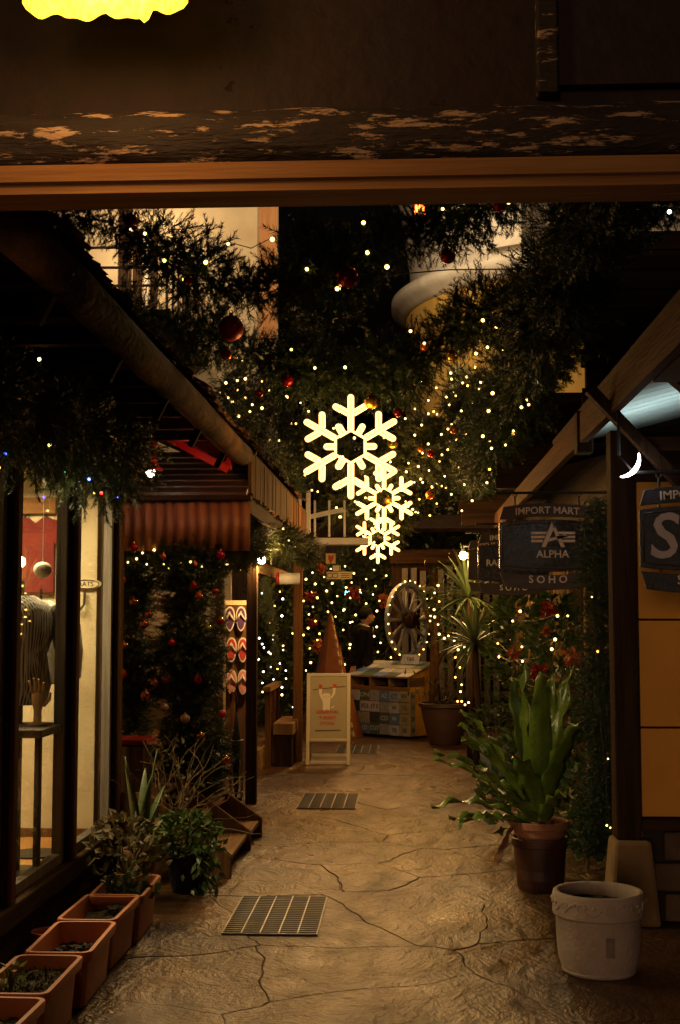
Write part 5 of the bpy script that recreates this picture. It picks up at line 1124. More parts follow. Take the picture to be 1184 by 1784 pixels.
flat([(215, 398), (770, 335), (772, 350), (218, 414)], INK, 0.0117, 'drawn_branch')
flat([(325, 385), (385, 385), (378, 470), (398, 545), (365, 555), (330, 470)], WPR, 0.0123, 'drawn_arm'); flat([(570, 370), (625, 370), (610, 470), (560, 550), (530, 535), (572, 455)], WPR, 0.0123, 'drawn_arm')
flat([(322, 318), (386, 318), (380, 390), (330, 390)], ORL, 0.0125, 'drawn_mitten'); flat([(568, 308), (638, 308), (630, 370), (576, 370)], ORL, 0.0125, 'drawn_mitten')
flat([(398, 470), (440, 460), (500, 462), (530, 485), (534, 560), (520, 640), (522, 738), (500, 755), (460, 735), (430, 765), (398, 745), (400, 640), (376, 560), (380, 505)], WPR, 0.0121, 'drawn_body')
flat([(540, 700), (575, 690), (595, 665), (598, 690), (570, 712), (542, 712)], WPR, 0.0121, 'drawn_tail')
for x, y in ((410, 520), (498, 518), (455, 530)): flat([(x - 6, y), (x, y - 9), (x + 6, y), (x, y + 12)], INK, 0.0131, 'drawn_face')

# ================================================================ licence plate chest
A = G(612, 1278); B = G(713, 1288)
ang = R(-40); ux = Vector((math.cos(ang), math.sin(ang), 0)); ub = Vector((-math.sin(ang), math.cos(ang), 0)); uz = Vector((0, 0, 1))
Wd = 1.02; Dp = 0.5; O = B - ux * Wd
r = root('plate_chest', O + ux * Wd / 2 + ub * Dp / 2, 'yellow wooden chest clad in old licence plates with three open bins', 'chest')
YEL = mat('yellow_board', (0.78, 0.42, 0.03), (0.6, 0.3, 0.02), rough=0.5, scale=3, bump=0.1, stretch=(1, 1, 3))
def CB(u, d, z): return O + ux * u + ub * d + uz * z
def cbox(u0, u1, d0, d1, z0, z1, name, m, bev=0.0):
    mb = MB(); vs = [CB(u, d, z) for z in (z0, z1) for u, d in ((u0, d0), (u1, d0), (u1, d1), (u0, d1))]
    mb.add(vs, [(0, 3, 2, 1), (4, 5, 6, 7), (0, 1, 5, 4), (1, 2, 6, 5), (2, 3, 7, 6), (3, 0, 4, 7)]); return mb.build(name, m, r, bevel=bev)
z0, zf, zr = 0.03, 0.63, 0.78
cbox(0.02, Wd - 0.02, 0.0, 0.02, z0, zf, 'front_board', W_TAN)
for u in (0.0, Wd - 0.02):
    mb = MB(); q = [(0.0, z0), (Dp, z0), (Dp, 0.93), (0.0, zr)]; mb.add([CB(u, d, z) for d, z in q] + [CB(u + 0.02, d, z) for d, z in q], [(0, 1, 2, 3), (7, 6, 5, 4), (0, 4, 5, 1), (1, 5, 6, 2), (2, 6, 7, 3), (3, 7, 4, 0)]); mb.build('side_board', YEL, r)
cbox(0.02, Wd - 0.02, Dp - 0.02, Dp, z0, 0.92, 'back_board', YEL); cbox(0.02, Wd - 0.02, 0.02, Dp - 0.02, z0, z0 + 0.02, 'bottom', W_TAN); cbox(0.02, Wd - 0.02, 0.001, 0.3, zf - 0.03, zf - 0.01, 'bin_shelf', W_TAN)
cbox(0.0, Wd, -0.016, 0.012, zf - 0.012, zf + 0.022, 'front_rail', W_TANX)
for u in (0.0, 0.34, 0.67, Wd - 0.024): cbox(u, u + 0.024, -0.012, 0.3, zf + 0.023, zr - 0.008, 'divider', W_TAN)
cbox(0.025, Wd - 0.025, 0.3, 0.31, zf + 0.0, zr + 0.04, 'bin_back', BLACK)  # black colour gives the open bins their inner shade
mb = MB(); q = [(-0.05, zr - 0.012), (Dp + 0.02, 0.945), (Dp + 0.02, 0.96), (-0.05, zr + 0.003)]; mb.add([CB(-0.02, d, z) for d, z in q] + [CB(Wd + 0.02, d, z) for d, z in q], [(0, 1, 2, 3), (7, 6, 5, 4), (0, 4, 5, 1), (1, 5, 6, 2), (2, 6, 7, 3), (3, 7, 4, 0)]); mb.build('lid', W_TAN, r)
for u, d in ((0.1, 0.08), (Wd - 0.1, 0.08), (0.1, Dp - 0.08), (Wd - 0.1, Dp - 0.08)): cbox(u - 0.02, u + 0.02, d - 0.02, d + 0.02, 0.0, z0 - 0.001, 'foot', METAL_D)
plate_cols = {'white': (0.62, 0.66, 0.86), 'grey': (0.40, 0.44, 0.6), 'blue': (0.16, 0.28, 0.7), 'green': (0.10, 0.18, 0.15), 'dark': (0.07, 0.09, 0.13), 'cream': (0.5, 0.46, 0.36), 'pale_blue': (0.4, 0.48, 0.8)}  # blue cast in the plate colours stands in for cool light
PM = {k: mat('plate_' + k, v, tuple(x * 0.65 for x in v), rough=0.4, scale=25, bump=0.1, metal=0.3) for k, v in plate_cols.items()}
pl_me = {k: None for k in PM}
rs = random.Random(21); keys = ['white', 'grey', 'white', 'pale_blue', 'cream', 'grey', 'blue', 'white']
lay = [['white', 'green', 'grey', 'blue', 'pale_blue', 'cream'], ['dark', 'white', 'white', 'grey', 'white', 'cream'], ['grey', 'cream', 'dark', 'green', 'blue', 'cream'], ['white', 'blue', 'green', 'grey', 'white', 'cream']]
txts = [['', 'CPN', '', 'AZ', 'CT', 'RV'], ['', 'X53', '37 0', '', 'W', '12'], ['LC', '', '', 'C53', 'W', '23'], ['', 'LD', 'CUT', '', '70', '08']]
pw, ph = Wd / 6, (zf - 0.03 - z0) / 4
TXD = mat('plate_text_dark', (0.04, 0.05, 0.09), (0.03, 0.04, 0.07), rough=0.5, bump=0); TXL = mat('plate_text_light', (0.6, 0.62, 0.6), (0.5, 0.5, 0.5), rough=0.5, bump=0)
for i in range(4):
    for j in range(6):
        k = lay[i][j]; u = j * pw; z = zf - 0.03 - (i + 1) * ph + 0.002; d = -0.004 - 0.002 * ((i + j) % 2); e = rs.uniform(-0.006, 0.006)
        mb = MB(); rd = [(x + pw / 2, y + ph / 2) for x, y in rrect(pw - 0.006, ph - 0.008, 0.012, 2)]
        mb.prism(rd, CB(u, d, z + e), ux, uz, 0.003); p_ = mb.build('licence_plate', PM[k], r)
        mb = MB(); ri = [(x + pw / 2, y + ph / 2) for x, y in rrect(pw - 0.018, ph - 0.02, 0.01, 2)]; mb.tube([CB(u, d - 0.004, z + e) + ux * x + uz * y for x, y in ri], 0.0016, 4, closed=True); mb.build('embossed_rim', PM[k], p_)
        if txts[i][j]: text('lettering', txts[i][j], ph * 0.55, CB(u + pw / 2, d - 0.0035, z + e + ph / 2), ux, uz, TXL if k in ('dark', 'green', 'blue') else TXD, p_, ext=0.0012)
# plates folded round the right corner and on the lid
for i in range(4):
    z = zf - 0.03 - (i + 1) * ph + 0.004; mb = MB(); mb.prism([(0.004, 0), (0.11, 0), (0.11, ph - 0.008), (0.004, ph - 0.008)], CB(Wd + 0.0025, 0.0, z), ub, uz, 0.003); p_ = mb.build('licence_plate', PM['cream'], r)
    text('lettering', ('RV', '12', '23', '08')[i], ph * 0.5, CB(Wd + 0.0062, 0.058, z + ph / 2), ub, uz, TXD, p_, ext=0.0012)
ul = (CB(0, Dp + 0.02, 0.96) - CB(0, -0.05, zr + 0.003)); LL = ul.length; ul.normalize()
for i in range(4):
    for j in range(5):
        k = ['grey', 'dark', 'cream', 'blue', 'grey', 'green', 'white'][(i * 3 + j * 5) % 7]; uw = (Wd + 0.04) / 5; mb = MB(); mb.prism([(0.003, 0.003), (uw - 0.003, 0.003), (uw - 0.003, LL / 4 - 0.003), (0.003, LL / 4 - 0.003)], CB(-0.02 + j * uw, -0.05, zr + 0.0055 + 0.0015 * ((i + j) % 2)) + ul * (i * LL / 4), ux, ul, 0.003); p_ = mb.build('licence_plate', PM[k], r)
mb = MB(); mb.prism(rrect(0.3, 0.13, 0.02), CB(0.72, Dp - 0.12, 0.995), ux, (Vector((0, 0, 1)) + ub * 0.35).normalized(), 0.004); p_ = mb.build('licence_plate', PM['white'], r); tag(p_, 'white plate standing upright on the lid')
text('lettering', 'TAR', 0.07, CB(0.72, Dp - 0.127, 0.997), ux, (Vector((0, 0, 1)) + ub * 0.35).normalized(), TXD, p_, ext=0.001)

# ================================================================ potted tree, yuccas and right hand plants
bp_ = G(775, 1298); bp_ = Vector((bp_.x, bp_.y + 0.1, 0)); k = 0.30 / 0.3
pot('large_pot', bp_, [(0, 0), (0.18, 0), (0.2, 0.02), (0.27, 0.3), (0.30, 0.45), (0.325, 0.46), (0.325, 0.5), (0.3, 0.505), (0.28, 0.46), (0, 0.44)], BROWNPOT, 'large dark brown pot right of the plate chest', soil_z=0.45, soil_r=0.28)
rt = root('potted_tree', (bp_.x, bp_.y, 0.45), 'leafy young tree with bare trunk in the large brown pot', 'tree')
mb = MB(); tb = P(757, 1110, bp_.y); mb.tube([(bp_.x - 0.12, bp_.y, 0.44), (bp_.x - 0.13, bp_.y, 0.9), (tb.x, bp_.y, 1.3), (tb.x + 0.05, bp_.y + 0.05, 1.75)], [0.07, 0.06, 0.05, 0.025], 10); mb.tube([(tb.x, bp_.y, 1.3), (tb.x - 0.15, bp_.y, 1.7)], [0.035, 0.015], 8); mb.tube([(bp_.x - 0.13, bp_.y, 0.9), (bp_.x + 0.12, bp_.y - 0.05, 1.4)], [0.035, 0.012], 8); mb.build('trunk', W_MID, rt, smooth=True)
np_mesh('crown', leaf_tris(480, lambda rg: ((bp_.x + 0.05 + rg.normal() * 0.16, bp_.y + rg.normal() * 0.2, 1.6 + rg.normal() * 0.28), rg.normal(size=3)), 0.085, 40, 0.5), LEAF, rt)
np_mesh('undergrowth', leaf_tris(200, lambda rg: ((bp_.x + rg.normal() * 0.16, bp_.y + rg.normal() * 0.14, 0.5 + abs(rg.normal()) * 0.15), (0, 0, 1)), 0.1, 41, 0.25), LEAF_DRY, rt)
def yucca(c, h, L, n, seed, label, m):
    rt = root('yucca', (c.x, c.y, 0), label, 'plant', 'spiky plants by the right shop'); rg = random.Random(seed); mb = MB(); ct = Vector((c.x, c.y, h))
    for k in range(n):
        az = rg.uniform(0, 6.28); el = rg.uniform(-0.5, 1.45); l_ = L * rg.uniform(0.7, 1.1); d = Vector((math.cos(az) * math.cos(el), math.sin(az) * math.cos(el), math.sin(el))); sd_ = Vector((-math.sin(az), math.cos(az), 0)); rows = []; q = ct.copy()
        for i in range(7):
            t = i / 6; wv = 0.016 * math.sin(math.pi * (0.15 + 0.85 * t)) + 0.001; rows.append([q - sd_ * wv, q + Vector((0, 0, -0.004)), q + sd_ * wv]); d = (d + Vector((0, 0, -0.1))).normalized(); q = q + d * l_ / 6
        mb.strip(rows)
    mb.build('crown', m, rt, smooth=True); mb = MB(); mb.tube([(c.x, c.y, 0), (c.x + 0.03, c.y, h * 0.5), ct], [0.035, 0.03, 0.028], 8); mb.build('trunk', W_DARK, rt, smooth=True)
YUC = mat('yucca_leaf', (0.13, 0.17, 0.06), (0.06, 0.09, 0.03), rough=0.4, scale=6, bump=0, trans=0.2, coord='World')
yc = P(826, 1120, 13.0); yucca(yc, yc.z, 0.5, 90, 3, 'spiky yucca crown lit by string lights right of the wheel', YUC)
yc = P(815, 1040, 14.5); yucca(yc, yc.z, 0.6, 80, 4, 'taller spiky yucca behind the lit one', YUC)
bq = G(850, 1285); pot('tub', (0.85, 12.6, 0), [(0, 0), (0.12, 0), (0.16, 0.3), (0.175, 0.3), (0.175, 0.33), (0.155, 0.33), (0.15, 0.28), (0, 0.27)], mat('blue_grey_tub', (0.2, 0.24, 0.32), (0.12, 0.15, 0.2), rough=0.5, bump=0.05), 'blue grey tub of herbs behind the fern', soil_z=0.28, soil_r=0.14)
bush('herbs', (0.85, 12.6, 0.3), 0.28, 0.42, 620, 0.06, 51, LEAF, 'pale green feathery herbs growing in the blue grey tub', aspect=0.3)
bush('shade_plant', (0.85, 9.2, 0.0), 0.28, 0.75, 480, 0.1, 52, LEAF, 'dark leafy plant directly behind the fern', aspect=0.5)
bush('shade_plant', (1.1, 8.2, 0.0), 0.18, 0.9, 360, 0.09, 53, LEAF, 'dark leafy plant between the fern and the right shop', aspect=0.5)
bush('climber', (1.15, 10.2, 0.7), 0.22, 1.0, 520, 0.1, 54, LEAF, 'leafy climber on the lit window posts of the right shop', aspect=0.6)
bush('climber', (1.1, 12.6, 0.6), 0.3, 1.25, 520, 0.11, 56, LEAF, 'leafy climber below the farthest barrel sign', aspect=0.6)
# red flowers and berries
PET = mat('red_petal', (0.3, 0.025, 0.01), (0.2, 0.015, 0.006), rough=0.5, bump=0, island=0.3, trans=0.2)
PETO = mat('orange_petal', (0.42, 0.1, 0.015), (0.3, 0.06, 0.01), rough=0.5, bump=0, island=0.3, trans=0.2)
def flower(px, py, Y, rad, m, label, n=60):
    p = P(px, py, Y); o = np_mesh('flower_cluster', leaf_tris(n, lambda rg: ((p.x + np.clip(rg.normal(), -1.3, 1.3) * rad * 0.3, p.y + np.clip(rg.normal(), -1.3, 1.3) * rad * 0.3, p.z + np.clip(rg.normal(), -1.3, 1.3) * rad * 0.28), rg.normal(size=3)), rad * 0.6, int(px), 0.6), m); tag(o, label, 'flowers', 'red and orange flower clusters')
for t in ((955, 1062, 9.3, 0.09, PET, 'dark red flower cluster beneath the emblem sign'), (950, 1100, 9.3, 0.05, PETO, 'orange berry spray below the dark red cluster'), (998, 1148, 8.6, 0.09, PETO, 'orange flower cluster above the tallest fern fronds'), (935, 1172, 8.8, 0.09, PET, 'red flower cluster behind the fern tip'), (893, 1140, 10, 0.07, PETO, 'orange flower cluster left of the fern'), (555, 1125, 18.5, 0.15, PETO, 'orange flower cluster above the sandwich board'), (615, 1035, 19.0, 0.17, PET, 'large red flower cluster high left of the man'), (540, 1040, 18.5, 0.13, PET, 'red flower cluster behind the second porch post'), (545, 1085, 19.0, 0.1, PET, 'dim red flower cluster lower behind the porch post'), (668, 1045, 19.5, 0.14, PETO, 'orange flower cluster above the man and left of the wheel'), (560, 990, 19, 0.1, PETO, 'orange flower cluster below the far signs')): flower(*t)
string(PL([(905, 1065), (892, 1082), (970, 1073), (988, 1073), (966, 1114), (908, 1127), (960, 1131), (909, 1152), (868, 1144), (866, 1121), (964, 1200), (890, 1183)], [9.4, 9.6, 9, 8.9, 8.8, 9.2, 8.8, 9.2, 11, 11, 8.6, 9.5]), 'warm string lights among the plants of the right shop', sz=1.0, seed=20)
string(PL([(762, 1020), (756, 1033), (764, 1048), (755, 1062), (756, 1075), (748, 1082), (762, 1088), (764, 1105), (773, 1112), (780, 1108), (790, 1116), (808, 1128), (797, 1132), (792, 1145), (800, 1163), (792, 1180), (803, 1193), (801, 1205), (796, 1222), (803, 1222), (809, 1228), (815, 1224), (858, 1120), (868, 1145)], 13.2), 'warm string lights looping beside the wagon wheel', sz=1.2, seed=22)
# ================================================================ wagon wheel, fence and the far court
wc = P(708, 1080, 18.0); yaw = R(57)
r = root('wagon_wheel', (wc.x, 18.0, wc.z - 0.53), 'grey wooden wagon wheel ringed with lights', 'wheel'); WR = 65 / F * 18
def WH(rad, t, d=0.0): x = rad * math.cos(t); return Vector((wc.x + x * math.cos(yaw) - d * math.sin(yaw), 18.0 + x * math.sin(yaw) + d * math.cos(yaw), wc.z + rad * math.sin(t)))
mb = MB(); n = 40; rows = []
for k in range(n + 1): t = 6.2832 * k / n; rows.append([WH(WR, t, -0.03), WH(WR, t, 0.03), WH(WR - 0.055, t, 0.03), WH(WR - 0.055, t, -0.03), WH(WR, t, -0.03)])
WHEELW = wood('wood_wheel', (0.32, 0.33, 0.40), (0.18, 0.19, 0.24), 2); mb.strip(rows); mb.build('rim', WHEELW, r)
for k in range(12): mb = MB(); mb.tube([WH(0.09, 6.2832 * k / 12), WH(WR * 0.5, 6.2832 * k / 12), WH(WR - 0.05, 6.2832 * k / 12)], [0.026, 0.02, 0.026], 7); mb.build('spoke', WHEELW, r, smooth=True)
mb = MB(); mb.tube([WH(0, 0, -0.14), WH(0, 0, -0.1), WH(0, 0, 0.1)], [0.08, 0.115, 0.115], 14); mb.build('hub', W_DARK, r)
string([WH(WR + 0.02, 6.2832 * k / 26 + 0.1, -0.045) for k in range(26)], 'ring of warm lights round the wagon wheel', sz=1.25, seed=23)
mb = MB(); mb.bb((wc.x - 0.1, 18.05, 0), (wc.x + 0.1, 18.2, wc.z - 0.5)); tag(mb.build('wooden_block', W_GREY, None, bevel=0.01), 'grey wooden block carrying the wagon wheel', 'block')
# grey slat fence behind
r = root('slat_fence', (0.9, 19.0, 0), 'weathered grey slat fence behind the wagon wheel', 'fence')
rs = random.Random(3)
for i in range(19):
    x = -0.05 + i * 0.13; 
    if rs.random() < 0.12: continue
    mb = MB(); mb.bb((x, 19.0, 0.05), (x + 0.085, 19.03, 2.25 + rs.uniform(-0.04, 0.04))); mb.build('slat', W_GREY, r)
for z in (0.4, 1.9): mb = MB(); mb.bb((-0.15, 19.031, z), (2.5, 19.07, z + 0.09)); mb.build('rail', W_GREYX, r)
mb = MB(); mb.bb((-0.22, 18.9, 2.32), (2.6, 19.1, 2.5)); mb.build('top_beam', W_DARKX, r)
mb = MB(); mb.bb((-0.2, 19.1, 0), (2.6, 19.16, 2.3)); mb.build('backing', W_DARK, r)
r = root('far_shed', (0.9, 20.5, 0), 'dim far shed with pale lit boards behind the slat fence', 'shed')
mb = MB(); mb.bb((-0.4, 20.4, 0), (3.4, 20.5, 2.6)); mb.build('wall', wood('wood_far', (0.22, 0.14, 0.09), (0.1, 0.06, 0.04), 2), r)
mb = MB(); mb.beam((1.4, 19.7, 2.85), (1.4, 21.5, 3.2), 4.4, 0.05); mb.build('roof', W_DARKY, r)
# wall bulb near the far right signs
c = P(806, 968, 13.9); rl = root('globe_lamp', c, 'round globe lamp beside the farthest barrel sign', 'lamp')
mb = MB(); mb.ball(c, 0.042, 16, 10); mb.build('globe', emit('lit_globe', (1, 0.75, 0.4), 45), rl, smooth=True); mb = MB(); mb.tube([c + Vector((0, 0, 0.035)), c + Vector((0, 0, 0.1)), c + Vector((0.28, 0, 0.12))], 0.012, 8); mb.build('bracket', METAL_D, rl)
lamp('POINT', rl, c + Vector((-0.06, -0.06, -0.06)), 30, (1, 0.56, 0.18), 0.06)
# ---------------------------------------------------------------- bench, rail and step by the second post
r = root('plank_bench', (-1.3, 13.6, 0), 'rough timber bench with low rail beside the second porch post', 'bench')
a = P(478, 1290, 14.0)
q0, q1 = P(480, 1257, 14.0), P(515, 1257, 14.0)
mb = MB(); mb.bb((q0.x, 13.75, q0.z - 0.12), (q1.x + 0.0, 14.75, q0.z)); mb.build('seat', W_TAN, r, bevel=0.008)
mb = MB(); mb.bb((q0.x + 0.02, 13.78, 0), (q1.x - 0.02, 14.7, q0.z - 0.125)); mb.build('base', W_DARK, r)
t0 = P(475, 1200, 13.7); 
for y in (13.6, 14.05, 14.5): mb = MB(); mb.bb((q0.x - 0.07, y, 0), (q0.x - 0.01, y + 0.06, t0.z - 0.02)); mb.build('rail_post', W_MID, r)
mb = MB(); mb.bb((q0.x - 0.08, 13.5, t0.z - 0.02), (q0.x + 0.0, 14.7, t0.z + 0.03)); mb.build('handrail', W_TANY, r, bevel=0.004)
for z in (0.35, 0.55): mb = MB(); mb.bb((q0.x - 0.05, 13.62, z), (q0.x - 0.03, 14.6, z + 0.12)); mb.build('rail_board', W_MIDY, r)
mb = MB(); s0_ = G(452, 1330); mb.bb((s0_.x - 0.1, 13.3, 0), (q0.x - 0.08, 14.6, 0.22)); tag(mb.build('timber_step', W_TANY, None, bevel=0.006), 'low timber step left of the plank bench', 'step')
# umbrella stand
c = Vector((-1.44, 11.3, 0)); r = root('umbrella_stand', c, 'thin metal umbrella stand beside the dark porch post', 'stand')
mb = MB()
for sx in (-0.05, 0.05):
    for sy in (-0.05, 0.05): mb.tube([(c.x + sx, c.y + sy, 0), (c.x + sx, c.y + sy, 0.5)], 0.006, 6)
for z in (0.06, 0.5): mb.tube([(c.x - .05, c.y - .05, z), (c.x + .05, c.y - .05, z), (c.x + .05, c.y + .05, z), (c.x - .05, c.y + .05, z)], 0.005, 6, closed=True)
mb.build('wire_frame', STEEL, r); mb = MB(); mb.bb((c.x - 0.055, c.y - 0.055, 0.0), (c.x + 0.055, c.y + 0.055, 0.02)); mb.build('tray', METAL_D, r)
r = root('umbrella', (c.x, c.y, 0.02), 'closed black umbrella with hooked handle in the stand', 'umbrella')
mb = MB(); mb.tube([(c.x, c.y, 0.02), (c.x, c.y, 0.1), (c.x, c.y, 0.5), (c.x + 0.0, c.y, 0.62), (c.x, c.y, 0.74)], [0.008, 0.022, 0.04, 0.022, 0.012], 10); mb.build('canopy', CLOTH_B, r, smooth=True)
mb = MB(); mb.tube([(c.x, c.y, 0.74), (c.x, c.y, 0.86), (c.x - 0.012, c.y, 0.9), (c.x - 0.04, c.y, 0.905), (c.x - 0.058, c.y, 0.88)], 0.009, 8); mb.build('handle', W_DARK, r, smooth=True)
# sandals on a display strip
r = root('sandal_rack', P(412, 1050, 11.6), 'narrow hanging rack for sandals behind the dark porch post', 'rack')
t0 = P(392, 1048, 11.6); t1 = P(428, 1048, 11.6); bt = P(410, 1250, 11.6)
mb = MB(); mb.bb((t0.x, 11.62, t0.z - 0.03), (t1.x + 0.02, 11.65, t0.z + 0.01)); mb.build('header', CREAM_P, r); mb = MB(); mb.bb((t0.x + 0.01, 11.63, bt.z - 0.5), (t1.x + 0.01, 11.66, t0.z - 0.031)); mb.build('back_strip', W_MID, r)
for k, (px, py, c1, nm) in enumerate(((411, 1078, (0.10, 0.03, 0.14), 'purple'), (414, 1132, (0.55, 0.05, 0.03), 'red'), (414, 1188, (0.75, 0.3, 0.28), 'pink'))):
    p = P(px, py, 11.58); rt = root('sandals', p, 'pair of white soled %s sandals hanging on the rack' % nm, 'sandals', 'sandals on the rack'); SO = mat('sandal_' + nm, c1, tuple(x * .7 for x in c1), rough=0.6, bump=0.05)
    for s in (-1, 1):
        q = p + Vector((s * 0.05, 0, 0)); mb = MB(); sh = [(0.045 * math.cos(t) * (1 + 0.18 * math.sin(t)), 0.11 * math.sin(t)) for t in [6.2832 * j / 18 for j in range(18)]]
        mb.prism(sh, q, (1, 0, 0), (0, 0, 1), 0.015); mb.build('sole', WHITE_P, rt)
        mb = MB(); mb.prism([(x * 0.82, z * 0.86) for x, z in sh], q + Vector((0, -0.0155, 0)), (1, 0, 0), (0, 0, 1), 0.003); mb.build('insole', SO if nm != 'pink' else SO, rt)
        mb = MB(); mb.tube([q + Vector((-0.04, -0.02, -0.02)), q + Vector((-0.01, -0.04, 0.035)), q + Vector((0.0, -0.022, 0.06)), q + Vector((0.01, -0.04, 0.035)), q + Vector((0.04, -0.02, -0.02))], 0.009, 8); mb.build('strap', WHITE_P, rt, smooth=True)
# white paper roll with wreath hanging from the tie beam, little signs
p = P(497, 1008, 12.4); r = root('paper_lantern', p, 'white drum lantern with red wreath hanging under the tie beam', 'lantern'); mb = MB(); mb.tube([p + Vector((-0.06, 0, 0)), p + Vector((0.13, 0.05, 0.0))], 0.055, 18); mb.build('drum', WHITE_P, r, smooth=True)
mb = MB(); mb.tube([p + Vector((-0.065, -0.01 + 0.045 * math.cos(t), 0.045 * math.sin(t))) for t in [6.2832 * k / 16 for k in range(16)]], 0.016, 8, closed=True); mb.build('wreath', RED_PAINT, r, smooth=True); mb = MB(); mb.tube([p + Vector((0.03, 0.02, 0.05)), p + Vector((0.03, 0.02, 0.5))], 0.004, 5); mb.build('cord', METAL_D, r)
def smallsign(px0, py0, px1, py1, Y, m, label, lines=0, red=False):
    a, b = P(px0, py1, Y), P(px1, py0, Y); rt = root('hanging_placard', (a.x, Y, a.z), label, 'sign'); mb = MB(); mb.bb((a.x, Y, a.z), (b.x, Y + 0.02, b.z)); mb.build('board', m, rt, bevel=0.004)
    mb = MB(); mb.tube([((a.x + b.x) / 2, Y + 0.01, b.z), ((a.x + b.x) / 2, Y + 0.01, b.z + 0.6)], 0.004, 5); mb.build('cord', METAL_D, rt)
    for i in range(lines):
        z = b.z - (b.z - a.z) * (i + 1) / (lines + 1); mb = MB(); mb.bb((a.x + (b.x - a.x) * 0.55, Y - 0.002, z - 0.006), (b.x - 0.03, Y - 0.0005, z + 0.004)); mb.build('print_line', INK, rt)
    if lines:
        for k in (0.14, 0.36): q = Vector((a.x + (b.x - a.x) * k, Y - 0.002, (a.z + b.z) / 2)); mb = MB(); mb.tube([q + Vector((0.035 * math.cos(t), 0, 0.03 * math.sin(t))) for t in [6.2832 * j / 12 for j in range(12)]], 0.005, 5, closed=True); mb.build('print_ring', INK, rt)
    if red: q = Vector(((a.x + b.x) / 2, Y - 0.001, (a.z + b.z) / 2)); mb = MB(); mb.prism([(0, -0.07), (0.035, 0.0), (0.03, 0.05), (0, 0.03), (-0.03, 0.05), (-0.035, 0)], q, (1, 0, 0), (0, 0, 1), 0.003); mb.build('emblem', RED_PAINT, rt)
smallsign(569, 996, 612, 1009, 16.5, CREAM_P, 'long pale placard with rings and small print in the far court', 3)
smallsign(568, 964, 586, 982, 16.6, mat('yellow_board2', (0.6, 0.45, 0.15), (0.5, 0.36, 0.1), rough=0.6), 'small yellow placard with red mark in the far court', 0, True)
smallsign(580, 985, 592, 995, 16.4, CREAM_P, 'tiny square tag above the long pale placard')
# orange-brown tepee-like cone with striped edge
a, b, t_ = P(562, 1240, 17.0), P(612, 1240, 17.0), P(577, 1068, 17.0)
r = root('cone_tent', (a.x, 17.0, 0), 'orange brown cone shaped tent with pale striped edge', 'tent'); mb = MB(); cxx = (a.x + b.x) / 2 - 0.05; hh = t_.z
mb.lathe([(0.42, 0.0), (0.2, hh * 0.5), (0.02, hh)], (cxx - 0.05, 17.35, 0), 10); mb.build('cloth', mat('orange_canvas', (0.36, 0.12, 0.035), (0.22, 0.07, 0.02), rough=0.7, scale=6, bump=0.1), r)
e0, e1 = Vector((cxx - 0.05 + 0.30, 17.06, 0.02)), Vector((cxx - 0.04, 17.33, hh))
for k in range(14): mb = MB(); mb.beam(e0.lerp(e1, k / 14), e0.lerp(e1, (k + 0.55) / 14), 0.022, 0.022); mb.build('stripe', CREAM_P, r)
# foliage banks at the back with lights
def bank(px0, px1, py0, py1, Y, n, size, seed, m, label, dep=0.8):
    a, b = P(px0, py1, Y), P(px1, py0, Y)
    rt = root('shrub', ((a.x + b.x) / 2, Y, 0), label, 'shrub', 'dark shrubs at the back of the court')
    def pf(rg):
        u = rg.uniform(0, 1); z = rg.uniform(max(0.02, a.z), b.z) ; zz = (z / b.z)
        wv = (0.5 - abs(u - 0.5)); x = a.x + (b.x - a.x) * u + rg.normal() * 0.05
        return (x, Y + dep * rg.uniform(0, 1) * (1 - 0.3 * zz), z + 0.2 * math.sin(u * 9) * zz), (rg.normal() * 0.4, -0.7, 0.2)
    np_mesh('foliage', leaf_tris(n, pf, size, seed, 0.55), m, rt)
    mb = MB(); rg = random.Random(seed)
    for k in range(5): x = rg.uniform(a.x, b.x); mb.tube([(x, Y + 0.4, 0), (x + rg.uniform(-.1, .1), Y + 0.4, b.z * 0.5), (x + rg.uniform(-.2, .2), Y + 0.4, b.z * 0.9)], [0.04, 0.03, 0.01], 7)
    mb.build('stem', W_DARK, rt)
LEAF_D = mat('leaf_dark', (0.10, 0.12, 0.035), (0.045, 0.065, 0.02), rough=0.45, scale=4, bump=0, island=0.5, coord='World', trans=0.2)
bank(430, 520, 985, 1260, 19.0, 2600, 0.12, 61, LEAF_D, 'dark shrub seen between the two porch posts')
bank(515, 600, 985, 1260, 19.6, 2600, 0.12, 62, LEAF_D, 'dark shrub behind the sandwich board')
bank(590, 700, 960, 1260, 20.0, 3000, 0.13, 63, LEAF_D, 'tall dark shrub behind the man')
bank(690, 860, 780, 1000, 21.5, 2800, 0.16, 64, LEAF_D, 'dark tree mass above the slat fence')
def field(n, x0, x1, y0, y1, Y, seed, label, reps=(BW,), sz=1.6):
    rs = random.Random(seed); pts = []
    x = x0
    for i in range(n): x = x0 + (x1 - x0) * ((i * 0.618034) % 1); y = y0 + (y1 - y0) * ((i + rs.random()) / n); pts.append(P(x + rs.uniform(-6, 6), y, Y + rs.uniform(-0.25, 0.1)))
    pts.sort(key=lambda p: p.z); string(pts, label, reps, sz, wire=False, seed=seed)
field(22, 446, 508, 1010, 1240, 18.6, 71, 'warm lights on the shrub between the porch posts', (BW, BW, BC))
field(12, 452, 495, 1105, 1200, 17.8, 74, 'cool white lights low between the porch posts', (BC,), 1.4)
field(40, 522, 610, 985, 1170, 18.6, 72, 'warm lights on the shrub behind the sandwich board')
field(30, 600, 680, 985, 1150, 19.3, 73, 'warm lights on the tall shrub behind the man')
field(42, 700, 835, 650, 900, 13.2, 75, 'warm lights in the foliage right of the snowflakes', sz=1.15)
